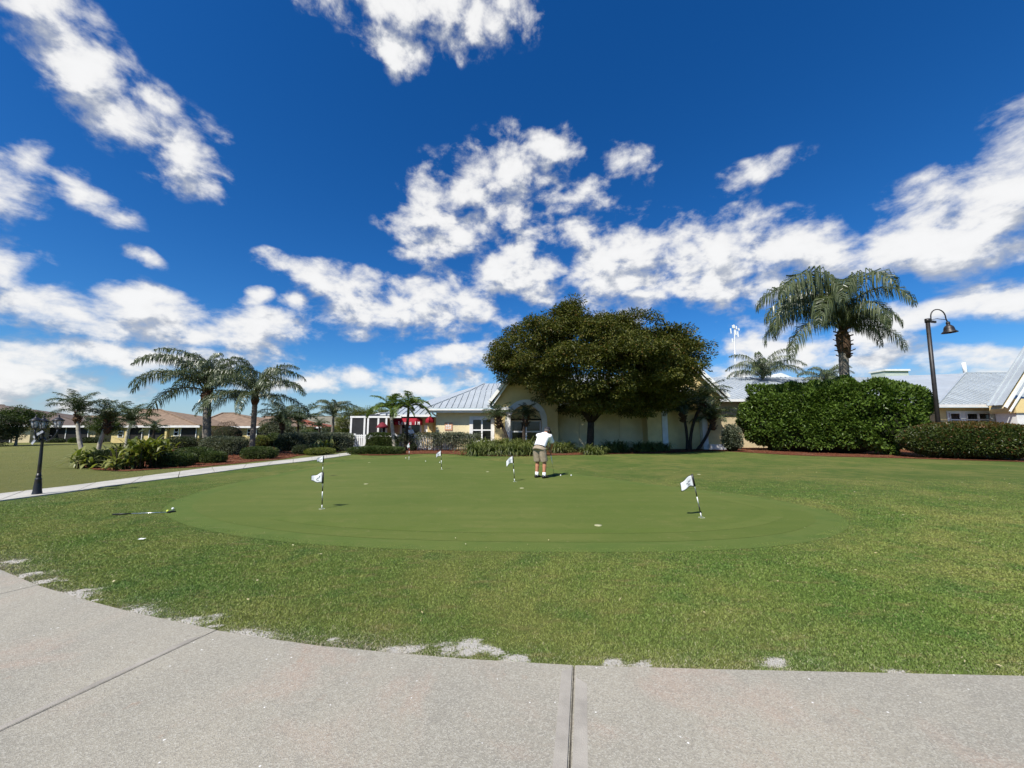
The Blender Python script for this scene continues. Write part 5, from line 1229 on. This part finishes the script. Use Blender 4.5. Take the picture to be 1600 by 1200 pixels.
pin('far left flag seen just above the nearest left one', 503.5, 745, 505.5, 712.5, .235, .26, .03, seed=2, flag_drop=.10)
pin('small far flag below the open hedge, second from right', 690, 733.5, 689, 703.8, .23, .24, .10, seed=3)
pin('flag just left of the golfer, leaning slightly', 804, 752.5, 801.2, 712, .235, .27, .14, seed=4)
pin('nearest right flag, stick leaning strongly to the left', 1096, 808.5, 1081.5, 741.5, .225, .30, .12, seed=5)
# the one far pin whose flag is furled against the hedge
b = gnd(639, 717.5, .0058); o = thing('practice_flag', 'farthest red and white banded stick before the picket fence', 'flag', b, 0, FPG)
for k in range(6): MB().tube([(0, 0, .14 * k), (0, 0, .14 * (k + 1) - .001)], .011, 8).build('stick', M['white'] if k % 2 == 0 else (M['redp'] if k > 1 else M['black']), o)
MB().lathe([(.054, -.03), (.054, .002), (.047, .002), (.047, -.03)], 12).build('cup', M['white'], o)
mb = MB(); mb.add([(-.012, -.012, .84), (-.012, -.012, .62), (-.09, -.05, .60), (-.11, -.04, .68), (-.05, -.03, .80)], [(0, 1, 2, 3, 4)]); mb.build('cloth', M['flag'], o)
# ---- golf balls
def ball_mesh():
    bm = bmesh.new(); bmesh.ops.create_icosphere(bm, subdivisions=3, radius=.0214)
    for v_ in bm.verts:                   # dimples
        h = math.sin(v_.co.x * 900) * math.sin(v_.co.y * 900) * math.sin(v_.co.z * 900); v_.co *= 1 - .012 * max(0, h)
    me = bpy.data.meshes.new('golf_ball'); bm.to_mesh(me); bm.free(); me.polygons.foreach_set('use_smooth', [True] * len(me.polygons)); return me
bme = ball_mesh(); bme.materials.append(M['ball']); byl = ball_mesh(); byl.materials.append(M['yball'])
for (px, py, lab, me_) in ((634, 716.2, 'white golf ball left of the farthest banded stick', bme), (665, 721.3, 'white golf ball between the two farthest flags', bme), (687, 723.2, 'white golf ball close behind the small far flag', bme), (876, 743.6, 'white golf ball in the shadow right of the golfer', bme), (892.5, 743.6, 'white golf ball farthest right of the golfer', bme), (261.8, 800.2, 'yellow golf ball beside the lying putter head', byl), (270, 796.5, 'white golf ball behind the lying putter head', bme)):
    p = gnd(px, py, .0058 if px > 300 else .004); o = link('golf_ball', me_, None); o.location = p + Vector((0, 0, .0205)); tag(o, lab, 'golf ball', 'golf balls')
# ---- putter lying on the grass
pa, pb = gnd(176, 804.3, .014), gnd(266, 800.4, .014)
pt = thing('putter', 'steel putter with black grip lying on the grass at the left', 'putter', pa); q = pb - pa
MB().tube([(0, 0, .0058), q * .15 + Vector((0, 0, .0058)), q * .31 + Vector((0, 0, .006))], [.0135, .013, .010], 10).build('grip', M['leather'], pt)
MB().tube([q * .31 + Vector((0, 0, .006)), q * .97 + Vector((0, 0, .004))], [.0065, .0055], 8).build('shaft', M['steel'], pt)
hd = MB(); u_ = q.normalized(); s_ = Vector((-u_.y, u_.x, 0))
hd.bar(q * .97 - s_ * .02, q * .97 + s_ * .105 + u_ * .02, .035, .028).bar(q * .97 + s_ * .03 + u_ * .02, q * .97 + s_ * .09 + u_ * .06, .03, .022)
hd.build('club_head', M['black'], pt)
MB().tube([q * .955 + Vector((0, 0, .004)), q * .972 + s_ * .01], [.0065, .008], 8).build('hosel', M['steel'], pt)
# ---- scrap of paper and pale turf plugs
sp_ = gnd(222, 842.5, .02); o = MB().add([(-.05, -.012, .002), (.03, -.016, .006), (.052, .004, .016), (.012, .022, .0058), (-.03, .014, .012)], [(0, 1, 2, 3), (0, 3, 4)]).build('scrap', M['ball']); o.location = sp_; so = o.modifiers.new('t', 'SOLIDIFY'); so.thickness = .002
tag(o, 'crumpled white scrap on the grass below the lying putter', 'litter')
M['plug'] = plain('pale_turf_plug', (.42, .41, .24), .9, .15, 30, spec=.1)
for k, (px, py, lab) in enumerate(((762, 737, 'pale turf plug on the green behind the leaning flag'), (815.5, 762.5, 'pale turf plug below the flag left of the golfer'), (934.5, 820.5, 'pale turf plug on the middle of the near green'), (1092, 741, 'pale turf plug near the right edge of the green'), (577, 722.5, 'pale turf plug near the walkway end'), (572, 756, 'pale turf plug right of the two left flags'))):
    p = gnd(px, py, .0095); o = MB().lathe([(.058, -.01), (.058, .0012), (.030, .0030), (.004, .0034)], 18).build('turf_plug', M['plug']); o.location = p; tag(o, lab, 'turf plug', 'pale plugs in the green')

# ---- lantern post with three heads (left)
lb = gnd(57.5, 773.5, .0); lt = at(67.5, 676, lb.y); up_ = (lt - lb); Hh = up_.length; rot = Vector((0, 0, 1)).rotation_difference(up_.normalized()).to_matrix().to_4x4()
lp = thing('lantern_post', 'black cast lantern post leaning beside the walkway', 'street lamp', lb); lp.rotation_euler = rot.to_euler()
MB().lathe([(r_ * .66, z_) for r_, z_ in ((.135, 0), (.135, .03), (.125, .045), (.112, .10), (.098, .25), (.084, .34), (.09, .345), (.09, .37), (.070, .385), (.066, .42), (.074, .43), (.074, .45), (.058, .46), (.056, .50))], 16).build('base', M['black'], lp)
MB().lathe([(.036, .48), (.032, .75), (.028, 1.0), (.025, Hh - .05), (.033, Hh - .04), (.033, Hh), (.014, Hh + .03)], 14).build('pole', M['black'], lp)
def lantern(off, parent):
    n = 6; ln = MB(); c = Vector(off)
    hd = link('lantern_head', MB().lathe([(.035, -.02), (.055, 0), (.06, .012)], 6, Matrix.Translation(c)).mesh('lantern_head'), M['black'], parent)
    MB().lathe([(.052, .013), (.083, .165)], 6, Matrix.Translation(c)).build('glass', M['lglass'], hd)
    for k in range(6):
        a = 2 * math.pi * k / 6; r0_, r1_ = .055, .087
        MB().bar(c + Vector((r0_ * math.cos(a), r0_ * math.sin(a), .012)), c + Vector((r1_ * math.cos(a), r1_ * math.sin(a), .168)), .011, .011).build('glazing_bar', M['black'], hd)
    MB().lathe([(.105, .166), (.108, .178), (.085, .195), (.05, .225), (.022, .250), (.012, .27), (.018, .285), (.006, .315)], 12, Matrix.Translation(c)).build('cap', M['black'], hd)
m, nt, b_ = new_mat('lantern_glass'); setp(b_, Base_Color=(.55, .57, .58), Roughness=.12); b_.inputs['Alpha'].default_value = .45; M['lglass'] = m
offs = [(.36, -.02, Hh + .10), (-.03, -.14, Hh + .11), (-.34, .26, Hh + .11)]
for (x, y, z) in offs:
    e = Vector((x, y, z)); r_ = Vector((x, y, 0)); 
    MB().tube([(0, 0, Hh - .10), r_ * .35 + Vector((0, 0, Hh - .20)), r_ * .75 + Vector((0, 0, Hh - .13)), r_ * .97 + Vector((0, 0, Hh - .02)), e + Vector((0, 0, -.02))], [.017, .018, .017, .016, .014], 8).build('arm', M['black'], lp)
    MB().tube([r_ * .30 + Vector((0, 0, Hh - .16)), r_ * .45 + Vector((0, 0, Hh - .07)), r_ * .62 + Vector((0, 0, Hh - .08)), r_ * .60 + Vector((0, 0, Hh - .13))], .010, 6).build('scroll', M['black'], lp)
    lantern(e, lp)
# pale pieces standing in for the bright highlight on the arm scrolls
pl_ = plain('highlight_grey', (.42, .43, .46), .45, .1, 20)
mb = MB(); mb.add([(-.11, -.10, Hh - .09), (-.02, -.12, Hh - .02), (.10, -.10, Hh + .05), (.12, -.09, Hh + .01), (.02, -.11, Hh - .06), (-.08, -.09, Hh - .14)], [(0, 1, 4, 5), (1, 2, 3, 4)]); mb.add([(-.14, -.1, Hh - .24), (-.06, -.11, Hh - .15), (-.03, -.1, Hh - .18), (-.10, -.1, Hh - .28)], [(0, 1, 2, 3)])
o = mb.build('scroll_highlight', pl_, lp); so = o.modifiers.new('t', 'SOLIDIFY'); so.thickness = .004

# ---- gooseneck lamp post (right)
Yg = 21.5; gb = at(1466, 672, Yg); gb.z = 0; gt = at(1449, 499, Yg); zz = gt.z
gp_ = thing('gooseneck_lamp', 'tall dark post with a gooseneck barn lamp above the hedges', 'street lamp', gb); tx = gt.x - gb.x
br_mat = plain('dark_bronze_metal', (.028, .024, .022), .45, .2, 5)
MB().tube([(0, 0, 0), (tx * .5, 0, zz * .5), (tx, 0, zz)], [.105, .10, .095], 12).build('pole', br_mat, gp_)
MB().tube([(tx * .97, 0, zz - .18), (tx, 0, zz + .03)], .125, 12).build('collar', br_mat, gp_)
w = 26 / FPX * Yg; c = Vector((tx, 0, zz))
x1 = at(1454.5, 498, Yg).x - gb.x; x2 = at(1478, 498, Yg).x - gb.x; zb = at(1457, 498, Yg).z; zt2 = at(1467, 483.5, Yg).z; ze2 = at(1478, 498, Yg).z
pts = [Vector((x1, 0, zb - .2))] + [Vector(((x1 + x2) / 2 - (x2 - x1) / 2 * math.cos(math.pi * k / 12), 0, zb + (zt2 - zb) * math.sin(math.pi * k / 12) ** .8)) for k in range(13)] + [Vector((x2 + .06, 0, ze2 - .2))]
MB().tube(pts, .03, 8).build('gooseneck', br_mat, gp_)
MB().bar((tx + .1, 0, zz - .12), (x1 + .25, 0, zz - .16), .09, .12).build('bracket', br_mat, gp_)
MB().tube([(x1, 0, zz - .02), (x1 + .35, 0, zz + .04), (x2 - .05, 0, zz - .02)], .018, 6).build('stay_rod', br_mat, gp_)
sh = Matrix.Translation((x2 + .08, 0, ze2 - .25)) @ Matrix.Rotation(R(-3), 4, 'Y')
MB().lathe([(.06, .08), (.09, .02), (.09, -.05), (.075, -.10), (.11, -.14), (.19, -.22), (.225, -.33), (.24, -.45), (.34, -.55), (.345, -.58), (.23, -.49), (.20, -.36), (.07, -.16)], 24, sh).build('shade', br_mat, gp_)

# ================================================================== people
def fuse(mb, name, voxel=.012, smooth=4):
    me = mb.mesh(name); o = bpy.data.objects.new('tmp', me); COL.objects.link(o)
    rm = o.modifiers.new('r', 'REMESH'); rm.mode = 'VOXEL'; rm.voxel_size = voxel; sm = o.modifiers.new('s', 'SMOOTH'); sm.iterations = smooth; sm.factor = .5
    dg = bpy.context.evaluated_depsgraph_get(); out = bpy.data.meshes.new_from_object(o.evaluated_get(dg)); out.name = name
    bpy.data.objects.remove(o); out.materials.clear(); out.polygons.foreach_set('use_smooth', [True] * len(out.polygons)); return out
def ell(mb, c, rx, ry, rz, n=8, rotm=None):
    pr_ = [(math.sin(math.pi * k / n), -math.cos(math.pi * k / n)) for k in range(n + 1)]
    Mx = Matrix.Translation(c) @ (rotm.to_4x4() if rotm is not None else Matrix.Identity(4)) @ Matrix.Diagonal((rx, ry, rz, 1))
    mb.lathe([(max(a, .02), b) for a, b in pr_], 12, Mx)
def limb(mb, pts, rad, n=10):
    P = [Vector(p) for p in pts]; out = []; rr = []
    for i in range(len(P) - 1):
        for s in range(4): f = s / 4; out.append(P[i].lerp(P[i + 1], f)); rr.append(rad[i] + (rad[i + 1] - rad[i]) * f)
    out.append(P[-1]); rr.append(rad[-1]); mb.tube(out, rr, n)
def hand(mb, wrist, dirv, side, curl=.6, s=1.0):
    """palm with four fingers of unequal length and a thumb off its side; dirv points to the finger tips"""
    d = Vector(dirv).normalized(); sd = Vector(side).normalized(); pn = d.cross(sd).normalized(); w0 = Vector(wrist)
    mb.loft([(w0, sd * .026, pn * .02), (w0 + d * .045 * s, sd * .040, pn * .017), (w0 + d * .085 * s, sd * .042, pn * .015)])
    for k, l in enumerate((.066, .076, .072, .056)):
        b0 = w0 + d * .08 * s + sd * (.03 - .02 * k); d1_ = (d + pn * curl * .7).normalized(); d2_ = (d * .4 + pn * curl * 1.6).normalized()
        p1 = b0 + d1_ * l * .45; p2 = p1 + d2_ * l * .35; p3 = p2 + (d2_ - d * curl).normalized() * l * .25
        mb.tube([b0, p1, p2, p3], [.0095, .009, .0085, .007], 7)
    b0 = w0 + d * .028 * s + sd * .03; p1 = b0 + (sd * .8 + d * .6 + pn * .3).normalized() * .035; mb.tube([b0, p1, p1 + (d * .8 + pn * .7).normalized() * .03], [.012, .0105, .008], 7)
def person(label, loc, rz, J, cloth, s=1.0):
    o = thing('person', label, 'person', loc, rz); o.scale = (s, s, s); V3 = Vector
    body = MB(); pel, che, nek, hea = map(V3, (J['pelvis'], J['chest'], J['neck'], J['head'])); sp = (che - pel).normalized(); X = V3((1, 0, 0)); fw = sp.cross(X).normalized() * -1
    hd = V3(J['look']).normalized(); hup = (V3((0, 0, 1)) - hd * hd.z).normalized() if abs(hd.z) < .95 else V3((0, 1, 0)); rm = Matrix((X, hd, hup)).transposed()
    body.loft([(pel + sp * -.06, X * .15, fw * .10), (pel + sp * .06, X * .155, fw * .105), (pel.lerp(che, .45), X * .145, fw * .10), (che, X * .17, fw * .115), (che + sp * .13, X * .15, fw * .09), (nek, X * .06, fw * .06)])
    limb(body, [nek - sp * .03, nek.lerp(hea, .6)], [.058, .055]); ell(body, hea, .076, .098, .115, 10, rm)
    ell(body, hea + hd * .098 + hup * -.012, .014, .018, .022, 6, rm)                     # nose
    ell(body, hea + hd * .075 + hup * -.085, .032, .026, .022, 6, rm)                     # chin
    for k in (-1, 1): ell(body, hea + X * .077 * k + hup * -.01, .010, .020, .030, 6, rm)  # ears
    for k, S_ in ((-1, 'L'), (1, 'R')):
        sh_, elb, wr = (V3(J[n_ + S_]) for n_ in ('shoulder', 'elbow', 'wrist'))
        limb(body, [sh_, elb, wr], [.058, .042, .027]); hip, kn, an = (V3(J[n_ + S_]) for n_ in ('hip', 'knee', 'ankle'))
        limb(body, [hip, kn, kn.lerp(an, .3), an], [.085, .056, .058, .038]); limb(body, [an, an + V3((0.02 * k, .13, -.05))], [.04, .034])
        hand(body, wr, J.get('hand' + S_, (wr - elb)), X * -k, .7)
    link('body', fuse(body, 'body', .011, 3), M['skin'], o)
    # shirt
    st = MB(); st.loft([(pel + sp * .045, X * .178, fw * .132), (pel.lerp(che, .3), X * .182, fw * .138), (pel.lerp(che, .65), X * .186, fw * .137), (che, X * .20, fw * .138), (che + sp * .09, X * .195, fw * .118), (che + sp * .15, X * .135, fw * .085), (nek + sp * -.012, X * .072, fw * .07)])
    for S_ in 'LR':
        sh_, elb = V3(J['shoulder' + S_]), V3(J['elbow' + S_]); limb(st, [sh_ + (che - sh_) * .25, sh_, sh_.lerp(elb, .45), sh_.lerp(elb, .86)], [.085, .082, .076, .078])
    link('shirt', fuse(st, 'shirt', .016, 5), cloth['shirt'], o)
    so = MB()
    so.loft([(pel + sp * .06, X * .172, fw * .125), (pel, X * .185, fw * .142), (pel + sp * -.08, X * .19, fw * .145)])
    for S_ in 'LR':
        hip, kn = V3(J['hip' + S_]), V3(J['knee' + S_]); end = cloth['leg']; limb(so, [hip + V3((0, 0, .06)), hip.lerp(kn, .4), hip.lerp(kn, end)], [.112, .108, .108 if end < 1.2 else .08])
        if end >= 1.2: an = V3(J['ankle' + S_]); limb(so, [kn, an], [.085, .07])
    link('shorts' if cloth['leg'] < 1.2 else 'trousers', fuse(so, 'shorts', .014, 4), cloth['pants'], o)
    MB().loft([(pel + sp * .045, X * .181, fw * .136), (pel + sp * .078, X * .179, fw * .134)]).build('belt', M['leather'], o)
    for k, S_ in ((-1, 'L'), (1, 'R')):
        an = V3(J['ankle' + S_]); kn = V3(J['knee' + S_])
        MB().tube([an + V3((0, .01, -.03)), an, an.lerp(kn, .24)], [.048, .045, .049], 12).build('sock', M['shirt'], o)
        b = an + V3((0, 0, -an.z)); sm = MB(); sm.loft([(b + V3((0, -.075, .04)), X * .030, V3((0, 0, .035))), (b + V3((0, -.04, .055)), X * .042, V3((0, 0, .05))), (b + V3((.006 * k, .06, .045)), X * .046, V3((0, 0, .045))), (b + V3((.012 * k, .14, .033)), X * .047, V3((0, 0, .032))), (b + V3((.014 * k, .195, .024)), X * .03, V3((0, 0, .02)))])
        sm.build('shoe', M['leather'], o)
    hr = MB(); 
    ell(hr, hea + hup * -.005 - hd * .016, .083, .094, .108, 10, rm); link('hair', fuse(hr, 'hair', .014, 2), cloth['hair'], o)
    cp = MB(); ell(cp, hea + hup * .035 - hd * .008, .090, .112, .092, 10, rm); cpo = link('cap', fuse(cp, 'cap', .012, 2), cloth['cap'], o)
    pk_ = MB(); c0 = hea + hup * .045; pk_.add([c0 + X * .08 + hd * .07, c0 + X * .07 + hd * .15 - hup * .02, c0 + hd * .185 - hup * .03, c0 - X * .07 + hd * .15 - hup * .02, c0 - X * .08 + hd * .07, c0 + hd * .09], [(0, 1, 2, 5), (5, 2, 3, 4)], True)
    pv = pk_.build('cap_peak', cloth['cap'], cpo); q_ = pv.modifiers.new('t', 'SOLIDIFY'); q_.thickness = .006
    for k in (-1, 1):
        e = MB(); ell(e, hea + hd * .088 + X * .031 * k + hup * .012, .014, .010, .009, 6, rm); e.build('eye', M['white'], o)
        if cloth.get('glasses'): g_ = MB(); ell(g_, hea + hd * .098 + X * .032 * k + hup * .012, .030, .008, .022, 6, rm); g_.build('sunglasses', M['black'], o)
    MB().bar(hea + hd * .093 - X * .022 - hup * .055, hea + hd * .093 + X * .022 - hup * .055, .008, .006).build('mouth', cloth['lip'], o)
    return o
lip = plain('lips', (.32, .10, .08), .5, .05); hair_g = plain('grey_hair', (.09, .085, .08), .8, .2, 40); capb = plain('black_cap', (.02, .02, .022), .8, .1, 10); capw = plain('white_cap', (.8, .8, .8), .8, .03, 10)
JG = dict(pelvis=(0, -.10, .93), chest=(0, .13, 1.27), neck=(0, .27, 1.43), head=(0, .36, 1.50), look=(0, .84, -.55),
          shoulderL=(-.19, .17, 1.35), shoulderR=(.19, .17, 1.33), elbowL=(-.19, .36, 1.10), elbowR=(.18, .35, 1.08), wristL=(-.035, .50, .90), wristR=(.04, .49, .86), handL=(.25, .25, -1), handR=(-.25, .25, -1),
          hipL=(-.095, -.08, .88), hipR=(.095, -.08, .88), kneeL=(-.12, .0, .49), kneeR=(.12, .0, .49), ankleL=(-.125, -.04, .085), ankleR=(.125, -.04, .085))
gl_ = gnd(845.5, 746.5, .0058); GF = R(-38)
person('golfer in white shirt, khaki shorts and dark cap bending over a putt', gl_, GF, JG, dict(shirt=M['shirt'], pants=M['khaki'], leg=.93, hair=hair_g, cap=capb, lip=lip), .985).scale = (1.12, 1.08, .985)
hp = thing('putter', 'putter held by the golfer in the white shirt', 'putter', gl_, GF)
a, b = Vector((.0, .52, .95)), Vector((.03, .72, .02))
MB().tube([a, a.lerp(b, .28)], [.014, .011], 8).build('grip', M['leather'], hp); MB().tube([a.lerp(b, .28), b + Vector((0, 0, .02))], [.0065, .0055], 8).build('shaft', M['steel'], hp)
MB().box(-.02, .10, .70, .735, .002, .028).build('club_head', M['black'], hp)
JP = dict(pelvis=(0, 0, .93), chest=(0, .02, 1.30), neck=(0, .05, 1.46), head=(0, .09, 1.585), look=(0, 1, -.28),
          shoulderL=(-.19, .02, 1.39), shoulderR=(.19, .02, 1.39), elbowL=(-.30, .06, 1.14), elbowR=(.30, .12, 1.15), wristL=(-.22, .26, 1.06), wristR=(.12, .27, 1.16),
          hipL=(-.095, 0, .88), hipR=(.095, 0, .88), kneeL=(-.10, .02, .48), kneeR=(.10, .02, .48), ankleL=(-.11, 0, .085), ankleR=(.11, 0, .085))
Yp = 29.6; pp_ = at(640, 672, Yp); pp_.z = 0
person('person in white shirt, white cap and dark glasses behind the fence', pp_, R(180 + 20), JP, dict(shirt=M['shirt'], pants=M['khaki'], leg=.93, hair=hair_g, cap=capw, lip=lip, glasses=True), 1.06)
